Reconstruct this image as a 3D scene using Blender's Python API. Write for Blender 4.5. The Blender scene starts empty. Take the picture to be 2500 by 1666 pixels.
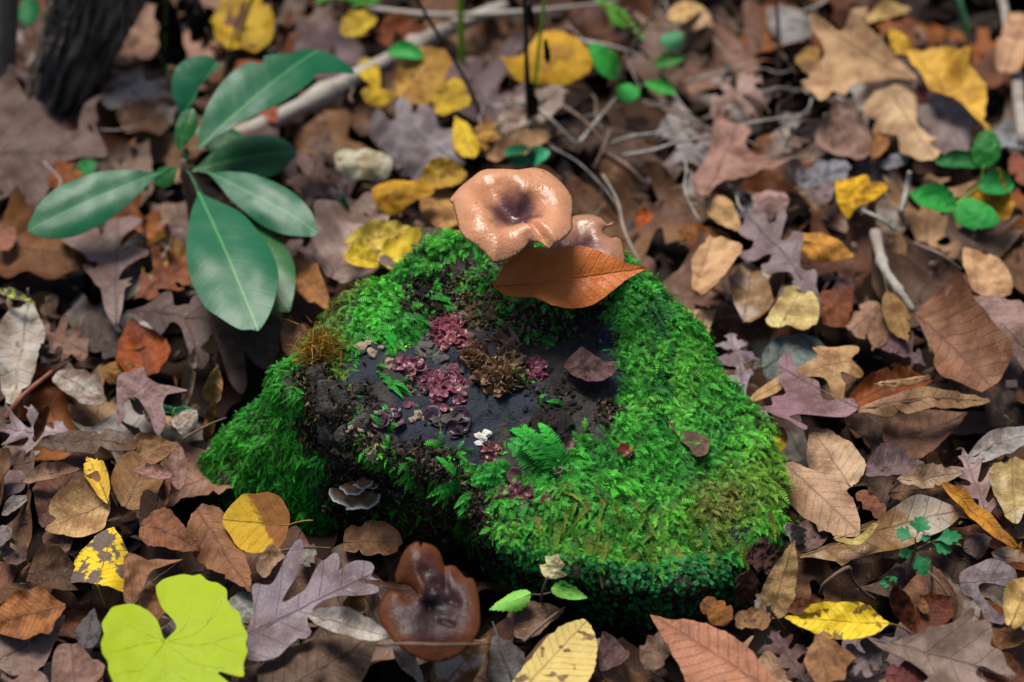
import bpy, bmesh, math, random
import numpy as np
from mathutils import Vector, Matrix, noise as mnoise
from mathutils.geometry import delaunay_2d_cdt
from mathutils.bvhtree import BVHTree

random.seed(7)
rng = np.random.default_rng(7)
scene = bpy.context.scene
COL = scene.collection
R = math.radians

# ------------------------------------------------------------------ camera
PITCH = 40.0
LENS, SENSOR = 70.0, 36.0
CAM = Vector((0.0, -0.935, 0.785))
cam_d = bpy.data.cameras.new('camera')
cam = bpy.data.objects.new('camera', cam_d)
COL.objects.link(cam)
cam.location = CAM
cam.rotation_euler = (R(90 - PITCH), 0, 0)
cam_d.lens, cam_d.sensor_width, cam_d.sensor_fit = LENS, SENSOR, 'HORIZONTAL'
cam_d.clip_start, cam_d.clip_end = 0.02, 200
cam_d.dof.use_dof = True
cam_d.dof.focus_distance = 1.045
cam_d.dof.aperture_fstop = 5.0
scene.camera = cam

# ------------------------------------------------------------------ sky, sun, exposure
SUN_EL, SUN_AZ = R(70), R(-35)            # azimuth from +Y towards +X
world = bpy.data.worlds.new('World')
scene.world = world
world.use_nodes = True
wn = world.node_tree
sky = wn.nodes.new('ShaderNodeTexSky')
sky.sky_type = 'NISHITA'
sky.sun_disc = False
sky.sun_elevation = SUN_EL
sky.sun_rotation = SUN_AZ
sky.air_density, sky.dust_density, sky.ozone_density = 1.0, 3.0, 1.0
bgn = wn.nodes['Background']
wn.links.new(sky.outputs[0], bgn.inputs[0])
bgn.inputs[1].default_value = 0.06
sd = bpy.data.lights.new('sun', 'SUN')
sd.energy = 2.6
sd.angle = R(24)
sd.color = (1.0, 0.95, 0.87)
sun = bpy.data.objects.new('sun', sd)
COL.objects.link(sun)
sv = Vector((math.sin(SUN_AZ) * math.cos(SUN_EL), math.cos(SUN_AZ) * math.cos(SUN_EL), math.sin(SUN_EL)))
sun.rotation_euler = sv.to_track_quat('Z', 'Y').to_euler()
sun.location = (0, 0, 5)
scene.view_settings.view_transform = 'Standard'
scene.view_settings.look = 'None'
scene.view_settings.gamma = 1.0
scene.view_settings.use_curve_mapping = False
scene.view_settings.exposure = 0.66
scene.cycles.max_bounces = 5
scene.cycles.diffuse_bounces = 2
scene.cycles.glossy_bounces = 2
scene.cycles.transmission_bounces = 3

# ------------------------------------------------------------------ photo pixel -> direction -> point on a surface
VF = Vector((0, math.cos(R(PITCH)), -math.sin(R(PITCH))))
VU = Vector((0, math.sin(R(PITCH)), math.cos(R(PITCH))))
VX = Vector((1, 0, 0))
KPX = SENSOR / LENS / 2500.0
S1 = 850 / 2353.0
REG = {'A': (0, 0, S1), 'B': (830, 0, S1), 'C': (1650, 0, S1), 'D': (0, 550, S1), 'E': (1650, 550, S1),
       'F': (0, 1106, S1), 'G': (830, 1106, S1), 'H': (1650, 1106, S1), 'M': (450, 600, S1), 'N': (1150, 600, S1),
       'K': (1000, 370, 650 / 2353.0), 'Q': (850, 1000, 500 / 2353.0), 'V': (0, 0, 2500 / 2353.0)}
def px(reg, x, y):
    o = REG[reg]
    return (o[0] + x * o[2], o[1] + y * o[2])
def ray(p):
    return (VF + VX * ((p[0] - 1250) * KPX) + VU * ((833 - p[1]) * KPX)).normalized()
def atz(p, z):
    d = ray(p)
    return CAM + d * ((z - CAM.z) / d.z)
def aty(p, y):
    d = ray(p)
    return CAM + d * ((y - CAM.y) / d.y)
def onplane(p, o, n):
    d = ray(p)
    return CAM + d * ((o - CAM).dot(n) / d.dot(n))
def topx(P):
    """numpy (n,3) -> photo pixels"""
    P = np.asarray(P, float) - np.array(CAM)
    f = P @ np.array(VF); u = P @ np.array(VU); x = P[:, 0]
    return np.stack([1250 + x / f / KPX, 833 - u / f / KPX], 1)

# ------------------------------------------------------------------ object helpers
def tag(o, label=None, cat=None, group=None, kind=None):
    if label: o['label'] = label
    if cat: o['category'] = cat
    if group: o['group'] = group
    if kind: o['kind'] = kind
    return o
WLOC = {}
def link_mesh(name, me, mat=None, parent=None, loc=None):
    """me is in world coordinates; the object's origin goes to loc (or to its parent's origin)"""
    o = bpy.data.objects.new(name, me)
    COL.objects.link(o)
    if mat is not None and not me.materials:
        me.materials.append(mat)
    if parent is not None:
        w = WLOC[parent.name]
        me.transform(Matrix.Translation(-w)); o.parent = parent
    else:
        w = Vector(loc) if loc is not None else Vector((0, 0, 0))
        if loc is not None: me.transform(Matrix.Translation(-w))
        o.location = w
    WLOC[o.name] = w
    return o
def empty(name, loc):
    o = bpy.data.objects.new(name, None)
    COL.objects.link(o)
    o.location = loc; WLOC[o.name] = Vector(loc)
    o.empty_display_size = 0.02
    return o
def mesh_from(name, verts, faces, smooth=True):
    me = bpy.data.meshes.new(name)
    me.from_pydata([tuple(v) for v in verts], [], [tuple(f) for f in faces])
    if smooth:
        me.polygons.foreach_set('use_smooth', [True] * len(me.polygons))
    me.update()
    return me
def tube_mesh(name, pts, radii, seg=8, rough=0.0, seed=0, cap=True):
    pts = [Vector(p) for p in pts]
    n = len(pts)
    if not hasattr(radii, '__len__'):
        radii = [radii] * n
    vs, fs = [], []
    prev = None
    for i, p in enumerate(pts):
        t = (pts[min(i + 1, n - 1)] - pts[max(i - 1, 0)]).normalized()
        if prev is None:
            prev = t.orthogonal().normalized()
        s = (prev - t * prev.dot(t)).normalized()
        prev = s
        b = t.cross(s)
        for k in range(seg):
            a = 2 * math.pi * k / seg
            rr = radii[i] * (1 + rough * mnoise.noise(Vector((math.cos(a) * 1.5 + seed, math.sin(a) * 1.5, i * 0.45))))
            vs.append(p + (s * math.cos(a) + b * math.sin(a)) * rr)
    for i in range(n - 1):
        for k in range(seg):
            k2 = (k + 1) % seg
            fs.append((i * seg + k, i * seg + k2, (i + 1) * seg + k2, (i + 1) * seg + k))
    if cap:
        fs.append(tuple(range(seg))[::-1])
        fs.append(tuple((n - 1) * seg + k for k in range(seg)))
    return mesh_from(name, vs, fs)
def spline(pts, n):
    """open Catmull-Rom through 3-D points"""
    pts = [Vector(p) for p in pts]
    if len(pts) == 2:
        return [pts[0].lerp(pts[1], i / (n - 1)) for i in range(n)]
    out = []
    m = len(pts) - 1
    for i in range(n):
        f = i / (n - 1) * m
        k = min(int(f), m - 1); t = f - k
        p1, p2 = pts[k], pts[k + 1]
        p0 = pts[k - 1] if k > 0 else p1 * 2 - p2
        p3 = pts[k + 2] if k + 2 <= m else p2 * 2 - p1
        out.append(0.5 * ((2 * p1) + (p2 - p0) * t + (2 * p0 - 5 * p1 + 4 * p2 - p3) * t * t + (3 * p1 - p0 - 3 * p2 + p3) * t ** 3))
    return out
def closed_spline(P, sub, tens=1.0):
    P = np.asarray(P, float); n = len(P); out = []
    for i in range(n):
        p0, p1, p2, p3 = P[i - 1], P[i], P[(i + 1) % n], P[(i + 2) % n]
        m1, m2 = (p2 - p0) * 0.5 * tens, (p3 - p1) * 0.5 * tens
        for k in range(sub):
            t = k / sub
            out.append((2 * t**3 - 3 * t * t + 1) * p1 + (t**3 - 2 * t * t + t) * m1 + (-2 * t**3 + 3 * t * t) * p2 + (t**3 - t * t) * m2)
    return np.array(out)
def inside(poly, q):
    """points q (n,2) inside polygon"""
    poly = np.asarray(poly, float); q = np.asarray(q, float)
    r = np.zeros(len(q), bool)
    x1, y1 = poly[:, 0], poly[:, 1]
    x2, y2 = np.roll(x1, -1), np.roll(y1, -1)
    for a, b, c, d in zip(x1, y1, x2, y2):
        if b == d: continue
        cnd = ((b > q[:, 1]) != (d > q[:, 1])) & (q[:, 0] < (c - a) * (q[:, 1] - b) / (d - b) + a)
        r ^= cnd
    return r
def bdist(poly, q):
    poly = np.asarray(poly, float); q = np.asarray(q, float)
    a = poly; b = np.roll(poly, -1, 0); ab = b - a
    l2 = (ab ** 2).sum(1) + 1e-18
    t = np.clip(((q[:, None] - a[None]) * ab[None]).sum(2) / l2[None], 0, 1)
    pr = a[None] + t[..., None] * ab[None]
    return np.sqrt(((q[:, None] - pr) ** 2).sum(2)).min(1)
def triangulate(poly, step, seed=0):
    """polygon (n,2) -> points, triangles, with interior points"""
    rg = np.random.default_rng(seed)
    lo, hi = poly.min(0), poly.max(0)
    gx, gy = np.arange(lo[0], hi[0], step), np.arange(lo[1], hi[1], step * 0.87)
    g = np.array([(x + (j % 2) * step / 2, y) for j, y in enumerate(gy) for x in gx])
    if len(g):
        g = g + rg.uniform(-.12, .12, g.shape) * step
        g = g[inside(poly, g)]
    if len(g):
        g = g[bdist(poly, g) > step * 0.45]
    n = len(poly)
    allp = np.vstack([poly, g]) if len(g) else poly
    v2, _, f, _, _, _ = delaunay_2d_cdt([Vector(p) for p in allp], [], [list(range(n))], 1, 1e-7)
    return np.array([(v.x, v.y) for v in v2]), [list(t) for t in f]

# ------------------------------------------------------------------ material helpers
class NT:
    def __init__(s, name):
        s.m = bpy.data.materials.new(name); s.m.use_nodes = True
        s.t = s.m.node_tree
        s.b = s.t.nodes['Principled BSDF']; s.out = s.t.nodes['Material Output']
    def n(s, kind, **kw):
        nd = s.t.nodes.new('ShaderNode' + kind)
        for k, v in kw.items(): setattr(nd, k, v)
        return nd
    def l(s, a, b): s.t.links.new(a, b)
    def inp(s, sock, v):
        if isinstance(v, bpy.types.NodeSocket): s.l(v, sock)
        elif v is not None: sock.default_value = v
    def math(s, op, a, b=None, c=None, clamp=False):
        nd = s.n('Math', operation=op, use_clamp=clamp)
        s.inp(nd.inputs[0], a); s.inp(nd.inputs[1], b)
        if c is not None: s.inp(nd.inputs[2], c)
        return nd.outputs[0]
    def mix(s, f, a, b, blend='MIX'):
        nd = s.n('Mix', data_type='RGBA', blend_type=blend)
        s.inp(nd.inputs[0], f)
        s.inp(nd.inputs[6], a if not isinstance(a, tuple) else (*a, 1)[:4])
        s.inp(nd.inputs[7], b if not isinstance(b, tuple) else (*b, 1)[:4])
        return nd.outputs[2]
    def noise(s, vec, scale, detail=3, rough=.55, w=None, dist=0):
        nd = s.n('TexNoise', noise_dimensions='4D' if w is not None else '3D')
        if vec is not None: s.l(vec, nd.inputs['Vector'])
        if w is not None: s.inp(nd.inputs['W'], w)
        nd.inputs['Scale'].default_value = scale; nd.inputs['Detail'].default_value = detail
        nd.inputs['Roughness'].default_value = rough; nd.inputs['Distortion'].default_value = dist
        return nd.outputs[0]
    def step(s, v, a, b):
        nd = s.n('MapRange', interpolation_type='SMOOTHSTEP')
        s.inp(nd.inputs[0], v); nd.inputs[1].default_value = a; nd.inputs[2].default_value = b
        return nd.outputs[0]
    def bump(s, h, strength, dist):
        nd = s.n('Bump'); nd.inputs['Strength'].default_value = strength; nd.inputs['Distance'].default_value = dist
        s.l(h, nd.inputs['Height']); s.l(nd.outputs[0], s.b.inputs['Normal']); return nd
    def set(s, **kw):
        for k, v in kw.items(): s.inp(s.b.inputs[k.replace('_', ' ')], v if not isinstance(v, tuple) else (*v, 1))
        return s.m

_leafmats = {}
def leaf_mat(style='plain', nv=6, gloss=.5):
    key = (style, nv, gloss)
    if key in _leafmats: return _leafmats[key]
    M = NT('leaf_%s_%d' % (style, nv))
    uv = M.n('UVMap').outputs[0]
    oi = M.n('ObjectInfo')
    col, rnd = oi.outputs['Color'], oi.outputs['Random']
    w = M.math('MULTIPLY', rnd, 60)
    sp = M.n('SeparateXYZ'); M.l(uv, sp.inputs[0])
    u, v = sp.outputs[0], sp.outputs[1]
    av = M.math('ABSOLUTE', v)
    wob = M.math('MULTIPLY', M.math('SUBTRACT', M.noise(uv, 5, 2, .5, w), .5), .05)
    mid = M.math('SUBTRACT', 1.0, M.step(M.math('ADD', av, M.math('MULTIPLY', wob, .3)), .004, .013))
    q = M.math('MULTIPLY', M.math('SUBTRACT', M.math('ADD', u, wob), M.math('MULTIPLY', av, .75)), nv * 1.25)
    tri = M.math('ABSOLUTE', M.math('SUBTRACT', M.math('FRACT', q), .5))
    sec = M.math('SUBTRACT', 1.0, M.step(tri, .015 * (nv / 6) , .055 * (nv / 6)))
    vn = M.n('TexVoronoi', feature='DISTANCE_TO_EDGE'); M.l(uv, vn.inputs['Vector']); vn.inputs['Scale'].default_value = 34
    tert = M.math('SUBTRACT', 1.0, M.step(vn.outputs['Distance'], 0.0, .10))
    veins = M.math('MAXIMUM', mid, M.math('MULTIPLY', sec, .75))
    n1 = M.noise(uv, 3.2, 4, .6, w)
    n2 = M.noise(uv, 16, 4, .65, w)
    n3 = M.noise(uv, 70, 3, .6, w)
    dark = M.mix(1.0, col, (.46, .38, .34), 'MULTIPLY')
    lite = M.mix(.16, M.mix(1.0, col, (1.35, 1.3, 1.2), 'MULTIPLY'), (.62, .50, .36))
    c = M.mix(M.step(n1, .36, .62), dark, col)
    c = M.mix(M.math('MULTIPLY', M.step(n2, .52, .74), .55), c, lite)
    c = M.mix(M.math('MULTIPLY', M.step(n3, .58, .70), .35), c, dark)
    rough = M.math('ADD', gloss + .14, M.math('MULTIPLY', M.math('SUBTRACT', n2, .5), .7))
    if style in ('plain',):
        c = M.mix(M.math('MULTIPLY', veins, .42), c, M.mix(1.0, col, (.45, .38, .36), 'MULTIPLY'))
        c = M.mix(M.math('MULTIPLY', tert, .22), c, M.mix(1.0, col, (.3, .25, .22), 'MULTIPLY'))
        c = M.mix(M.math('MULTIPLY', M.step(M.noise(uv, 26, 3, .7, w), .60, .68), .55), c, M.mix(1.0, col, (.28, .22, .2), 'MULTIPLY'))
        c = M.mix(M.math('MULTIPLY', M.step(M.noise(uv, 120, 2, .6, w), .66, .72), .5), c, (.30, .25, .20))
    elif style == 'rust':
        c = M.mix(M.math('MULTIPLY', M.step(n1, .3, .7), .35), col, dark)
        c = M.mix(M.math('MULTIPLY', veins, .22), c, M.mix(1.0, col, (1.5, 1.4, 1.3), 'MULTIPLY'))
        c = M.mix(M.math('MULTIPLY', M.step(n3, .66, .72), .4), c, (.40, .30, .2))
    elif style == 'fresh':
        c = M.mix(M.math('MULTIPLY', M.step(n1, .3, .7), .25), col, dark)
        c = M.mix(M.math('MULTIPLY', M.math('SUBTRACT', 1.0, M.step(av, .002, .008)), .45), c, (.16, .46, .14))
        c = M.mix(M.math('MULTIPLY', sec, .03), c, (.20, .45, .14))
        rough = M.math('ADD', gloss, M.math('MULTIPLY', M.math('SUBTRACT', n2, .5), .15))
    elif style == 'blotch':
        bl = M.step(M.math('ADD', M.noise(uv, 4.5, 3, .55, w), M.math('MULTIPLY', veins, .05)), .50, .545)
        c = M.mix(M.math('MULTIPLY', M.step(n2, .5, .8), .4), col, dark)
        c = M.mix(M.math('MULTIPLY', veins, .3), c, dark)
        c = M.mix(bl, c, M.mix(n2, (.075, .05, .04), (.20, .14, .11)))
    elif style == 'spots':
        sp1 = M.step(M.noise(uv, 8.5, 2, .5, w), .60, .64)
        c = M.mix(M.math('MULTIPLY', M.step(n2, .5, .75), .5), col, M.mix(1.0, col, (.62, .42, .25), 'MULTIPLY'))
        c = M.mix(M.math('MULTIPLY', veins, .3), c, dark)
        c = M.mix(M.math('MULTIPLY', sp1, .85), c, (.10, .05, .03))
    elif style == 'mould':
        c = M.mix(M.math('MULTIPLY', M.step(n1, .46, .62), .7), c, (.40, .37, .33))
        c = M.mix(M.math('MULTIPLY', M.step(n2, .56, .68), .8), c, (.09, .065, .05))
        c = M.mix(M.math('MULTIPLY', veins, .35), c, dark)
    elif style == 'two':
        sel = M.step(M.math('ADD', M.math('ADD', u, M.math('MULTIPLY', v, .6)), M.math('MULTIPLY', M.math('SUBTRACT', n2, .5), .25)), .36, .44)
        c = M.mix(sel, (.26, .10, .02), M.mix(M.math('MULTIPLY', M.step(n3, .5, .7), .3), col, dark))
        c = M.mix(M.math('MULTIPLY', mid, .5), c, (.12, .06, .02))
    elif style == 'green':
        c = M.mix(M.math('MULTIPLY', M.step(n1, .3, .7), .3), col, M.mix(1.0, col, (.75, .9, .5), 'MULTIPLY'))
        c = M.mix(M.math('MULTIPLY', veins, .22), c, M.mix(1.0, col, (.7, .8, .5), 'MULTIPLY'))
        c = M.mix(M.math('MULTIPLY', M.step(M.noise(uv, 55, 2, .5, w), .70, .76), .7), c, (.12, .10, .02))
    M.set(Base_Color=c, Roughness=rough)
    M.b.inputs['Specular IOR Level'].default_value = .28
    hgt = M.math('ADD', M.math('MULTIPLY', veins, -.8 if style != 'fresh' else -.5), M.math('ADD', M.math('MULTIPLY', n2, 1.0), M.math('MULTIPLY', M.math('ADD', n3, M.math('MULTIPLY', tert, -.3)), .4)))
    M.bump(hgt, .62 if style not in ('fresh', 'green') else .12, .0009)
    if style in ('fresh', 'green'):
        tr = M.n('BsdfTranslucent'); ms = M.n('MixShader')
        M.l(c, tr.inputs[0]); ms.inputs[0].default_value = .12 if style == 'fresh' else .22
        M.l(M.b.outputs[0], ms.inputs[1]); M.l(tr.outputs[0], ms.inputs[2]); M.l(ms.outputs[0], M.out.inputs[0])
    if style == 'fresh': M.b.inputs['Specular IOR Level'].default_value = .32
    _leafmats[key] = M.m
    return M.m

def simple_mat(name, c1, c2, scale=60, rough=.7, bump=.5, bd=.001, stretch=None, spec=.4, coat=0):
    M = NT(name)
    tc = M.n('TexCoord').outputs['Object']
    if stretch:
        mp = M.n('Mapping'); mp.inputs['Scale'].default_value = stretch; M.l(tc, mp.inputs[0]); tc = mp.outputs[0]
    n1 = M.noise(tc, scale, 5, .65); n2 = M.noise(tc, scale * 5, 3, .6)
    c = M.mix(M.step(n1, .35, .65), c1, c2)
    c = M.mix(M.math('MULTIPLY', M.step(n2, .5, .75), .4), c, tuple(x * .45 for x in c1))
    M.set(Base_Color=c, Roughness=M.math('ADD', rough - .1, M.math('MULTIPLY', n2, .2)))
    M.b.inputs['Specular IOR Level'].default_value = spec
    if coat: M.b.inputs['Coat Weight'].default_value = coat; M.b.inputs['Coat Roughness'].default_value = .15
    M.bump(M.math('ADD', n1, M.math('MULTIPLY', n2, .4)), bump, bd)
    return M.m
def vcol_mat(name, rough=.6, translucent=0.0, spec=.3):
    M = NT(name)
    a = M.n('Attribute', attribute_name='Col')
    M.set(Base_Color=a.outputs['Color'], Roughness=rough)
    M.b.inputs['Specular IOR Level'].default_value = spec
    if translucent:
        tr = M.n('BsdfTranslucent'); ms = M.n('MixShader')
        M.l(a.outputs['Color'], tr.inputs[0]); ms.inputs[0].default_value = translucent
        M.l(M.b.outputs[0], ms.inputs[1]); M.l(tr.outputs[0], ms.inputs[2]); M.l(ms.outputs[0], M.out.inputs[0])
    return M.m
def set_vcol(me, cols):
    at = me.color_attributes.new('Col', 'FLOAT_COLOR', 'POINT')
    c = np.ones((len(me.vertices), 4), np.float32); c[:, :3] = cols
    at.data.foreach_set('color', c.ravel())

# ================================================================== setting: ground
soil = simple_mat('soil', (.010, .007, .005), (.022, .014, .009), 40, .95, .8, .004, spec=.05)
bm = bmesh.new()
N = 90
gs = [(-20 + 40 * i / N) for i in range(N + 1)]
gs = sorted(set([-20, -8, -4, -2.2] + [round(-1.4 + 2.8 * i / 80, 4) for i in range(81)] + [2.2, 4, 8, 20]))
grid = [[bm.verts.new((x, y, -0.022 + .008 * mnoise.noise(Vector((x * 9, y * 9, 1))))) for x in gs] for y in gs]
for j in range(len(gs) - 1):
    for i in range(len(gs) - 1):
        bm.faces.new((grid[j][i], grid[j][i + 1], grid[j + 1][i + 1], grid[j + 1][i]))
me = bpy.data.meshes.new('ground'); bm.to_mesh(me); bm.free()
ground = link_mesh('ground', me, soil)
tag(ground, 'dark damp forest soil under the fallen leaves', None, None, 'structure')

# ================================================================== leaf outlines: right half as (u, v), v in half widths
HALF = {
 'beech': [(0, 0), (.04, .22), (.14, .62), (.28, .92), (.42, 1.0), (.58, .93), (.72, .72), (.84, .43), (.93, .18), (1, 0)],
 'ovate': [(0, 0), (.015, .30), (.09, .72), (.22, .97), (.36, 1.0), (.52, .88), (.68, .65), (.82, .38), (.93, .15), (1, 0)],
 'rhodo': [(0, 0), (.06, .10), (.16, .38), (.30, .70), (.46, .92), (.60, 1.0), (.74, .94), (.86, .70), (.94, .40), (.985, .16), (1, 0)],
 'round': [(0, 0), (.01, .28), (.06, .58), (.18, .87), (.36, 1.0), (.55, .98), (.72, .82), (.86, .55), (.95, .27), (1, 0)],
 'strap': [(0, 0), (.08, .45), (.25, .85), (.45, 1.0), (.65, .9), (.82, .62), (.94, .28), (1, 0)],
 'oakw': [(0, 0), (.07, .07), (.15, .20), (.22, .42), (.28, .46), (.31, .34), (.33, .20), (.39, .28), (.47, .72), (.54, .86), (.585, .74), (.57, .44), (.575, .26), (.63, .34), (.72, .88), (.79, 1.0), (.82, .84), (.785, .50), (.80, .34), (.86, .46), (.93, .52), (.965, .40), (.975, .20), (1, 0)],
 'oakr': [(0, 0), (.10, .06), (.20, .30), (.26, .58), (.33, .50), (.31, .24), (.36, .16), (.45, .44), (.58, 1.0), (.60, .80), (.67, .86), (.63, .52), (.58, .24), (.63, .19), (.74, .50), (.86, .76), (.84, .50), (.80, .24), (.86, .18), (.93, .30), (.93, .14), (1, 0)],
 'maple': [(0, 0), (.02, .30), (.10, .66), (.24, 1.0), (.33, .86), (.40, .62), (.46, .52), (.56, .66), (.68, .74), (.74, .56), (.80, .34), (.90, .20), (1, 0)],
 'frag': [(0, 0), (.02, .55), (.18, .80), (.30, .70), (.45, 1.0), (.62, .82), (.74, .95), (.90, .60), (.96, .25), (1, 0)],
 'heart': [(.10, 0), (.02, .22), (.0, .50), (.07, .82), (.22, 1.0), (.40, .97), (.60, .78), (.78, .50), (.92, .20), (1, 0)],
 'lobed3': [(0, 0), (.22, .10), (.36, .42), (.46, .86), (.58, 1.0), (.66, .86), (.64, .60), (.72, .66), (.84, .74), (.90, .56), (.86, .34), (.95, .34), (1.0, .16), (1.0, 0)],
}
DEFW = {'beech': .5, 'ovate': .62, 'rhodo': .33, 'round': .9, 'strap': .2, 'oakw': .62, 'oakr': .72, 'maple': .8, 'frag': .6, 'heart': 1.0, 'lobed3': .9}
NVEIN = {'beech': 11, 'ovate': 8, 'rhodo': 9, 'round': 5, 'strap': 8, 'oakw': 5, 'oakr': 5, 'maple': 4, 'frag': 5, 'heart': 4, 'lobed3': 4}
SERR = {'beech': (.010, 30), 'ovate': (.012, 38), 'round': (.008, 40), 'frag': (.03, 9), 'heart': (.012, 14), 'maple': (.01, 12)}

def lib_outline(kind, W, seed, sub=4):
    """(u, v) polygon, v in lengths"""
    rg = np.random.default_rng(seed + 11)
    H = HALF[kind]
    j = .0 if kind in ('rhodo',) else (.16 if kind == 'frag' else .08)
    side = []
    for sgn in (1, -1):
        side.append([(u + (rg.uniform(-.012, .012) if 0 < u < 1 else 0), sgn * v * W / 2 * (1 + rg.uniform(-j, j))) for u, v in H])
    P = side[0] + side[1][::-1][1:-1]
    P = closed_spline(P, sub, .95)
    return P
def roughen(P, kind, seed, amp=None):
    """serrated or ragged margin on a (u, v) polygon"""
    d = np.linalg.norm(np.roll(P, -1, 0) - P, axis=1); s = np.cumsum(d)
    t = np.roll(P, -1, 0) - np.roll(P, 1, 0); t /= np.linalg.norm(t, axis=1)[:, None] + 1e-12
    nn = np.stack([t[:, 1], -t[:, 0]], 1)
    a, f = SERR.get(kind, (.006, 12))
    if amp is not None: a = amp
    off = np.array([mnoise.noise(Vector((x * f * .5, seed * 3.1, 0))) for x in s]) * a
    if amp is None:
        rg = random.Random(seed * 13 + 5); tot = s[-1]
        off += np.array([mnoise.noise(Vector((x * 3.5, seed * 1.7, 4))) for x in s]) * .014
        for _ in range(rg.choice([0, 0, 1, 2, 3])):               # nibbled and torn places
            c0 = rg.uniform(.08, .92) * tot; wd_ = rg.uniform(.012, .04)
            off -= rg.uniform(.02, .06) * np.exp(-((s - c0) / wd_) ** 2) * (1 + .5 * np.sin(s * 160))
    if kind in ('beech', 'ovate', 'round'): off += (s * f / 2.2 % 1.0 - .5) * a * .8
    return P + nn * off[:, None]

class Surf:
    """height field of a leaf over its (u, v) plane, in leaf lengths"""
    def __init__(s, W, seed, curl=None, bend=None, fold=None, twist=None, crump=.058, wave=None, nv=6, rib=.0010):
        rg = random.Random(seed * 7 + 3)
        s.W = max(W, .05)
        s.curl = rg.choice([rg.uniform(-.08, .10), rg.uniform(.14, .36), rg.uniform(-.34, -.12)]) if curl is None else curl
        s.bend = rg.uniform(-.48, .36) if bend is None else bend
        s.fold = rg.uniform(-.05, .12) if fold is None else fold
        s.twist = rg.uniform(-.34, .34) if twist is None else twist
        s.wave = rg.uniform(.0, .022) if wave is None else wave
        s.crump, s.seed, s.nv, s.rib = crump, seed, nv, rib
    def __call__(s, u, v):
        w = abs(v) / (s.W / 2)
        h = s.curl * w * w * s.W + s.fold * abs(v) + s.bend * ((u - .5) ** 2 - .08) + s.twist * (u - .5) * v
        h += s.wave * w * w * math.sin(u * 17 + s.seed + (2 if v > 0 else 0))
        h += s.crump * (mnoise.noise(Vector((u * 4.2, v * 4.2, s.seed * 1.7))) + .55 * mnoise.noise(Vector((u * 10, v * 10, s.seed * 2.3))))
        h += s.crump * .55 * (.35 - abs(mnoise.noise(Vector((u * 6 + 3, v * 6, s.seed * .9)))) * 2)
        h += s.rib * math.cos(2 * math.pi * s.nv * 1.25 * (u - .75 * abs(v)))
        return h

HERO_POLYS = []          # photo-pixel outlines of the placed leaves, so that filler leaves go where there is still room
def _axis(B, T, t):
    L = (T - B).length
    a = (T - B) / L
    n0 = Vector((0, 0, 1)) * (1 - t) + (CAM - B).normalized() * t
    n = (n0 - a * n0.dot(a)).normalized()
    return L, a, n, n.cross(a)
def shrink_mat():
    return None
def leaf_mesh(name, uvp, L, surf, step=.065, thick=.0004, seed=0):
    pts, tris = triangulate(uvp, step, seed)
    vs = [(p[0] * L, p[1] * L, surf(p[0], p[1]) * L) for p in pts]
    n = len(vs)
    # two skins with real thickness, closed along the margin
    V = np.array(vs)
    faces = []
    for t in tris:
        a, b, c = t[:3]
        cr = (pts[b][0] - pts[a][0]) * (pts[c][1] - pts[a][1]) - (pts[b][1] - pts[a][1]) * (pts[c][0] - pts[a][0])
        faces.append((a, b, c) if cr > 0 else (a, c, b))
    cnt = {}
    for f in faces:
        for i in range(3):
            e = (f[i], f[(i + 1) % 3]); cnt[e] = 1
    low = V.copy(); low[:, 2] -= thick
    be = [(a, b) for (a, b) in cnt if (b, a) not in cnt]
    bi = sorted({a for e in be for a in e}); mp = {a: 2 * n + 2 * i for i, a in enumerate(bi)}
    wall = np.array([q for a in bi for q in (V[a], low[a])]) if bi else np.zeros((0, 3))
    bf = [(mp[b], mp[a], mp[a] + 1, mp[b] + 1) for a, b in be]
    allv = np.vstack([V, low, wall])
    allf = [tuple(f) for f in faces] + [(f[2] + n, f[1] + n, f[0] + n) for f in faces] + bf
    me = mesh_from(name, allv, allf)
    uvl = me.uv_layers.new(name='UVMap')
    idx = np.empty(len(me.loops), np.int32); me.loops.foreach_get('vertex_index', idx)
    uvc = np.vstack([pts, pts] + ([np.repeat(pts[bi], 2, 0)] if bi else []))[idx]
    uvl.data.foreach_set('uv', uvc.astype(np.float32).ravel())
    return me

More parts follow.
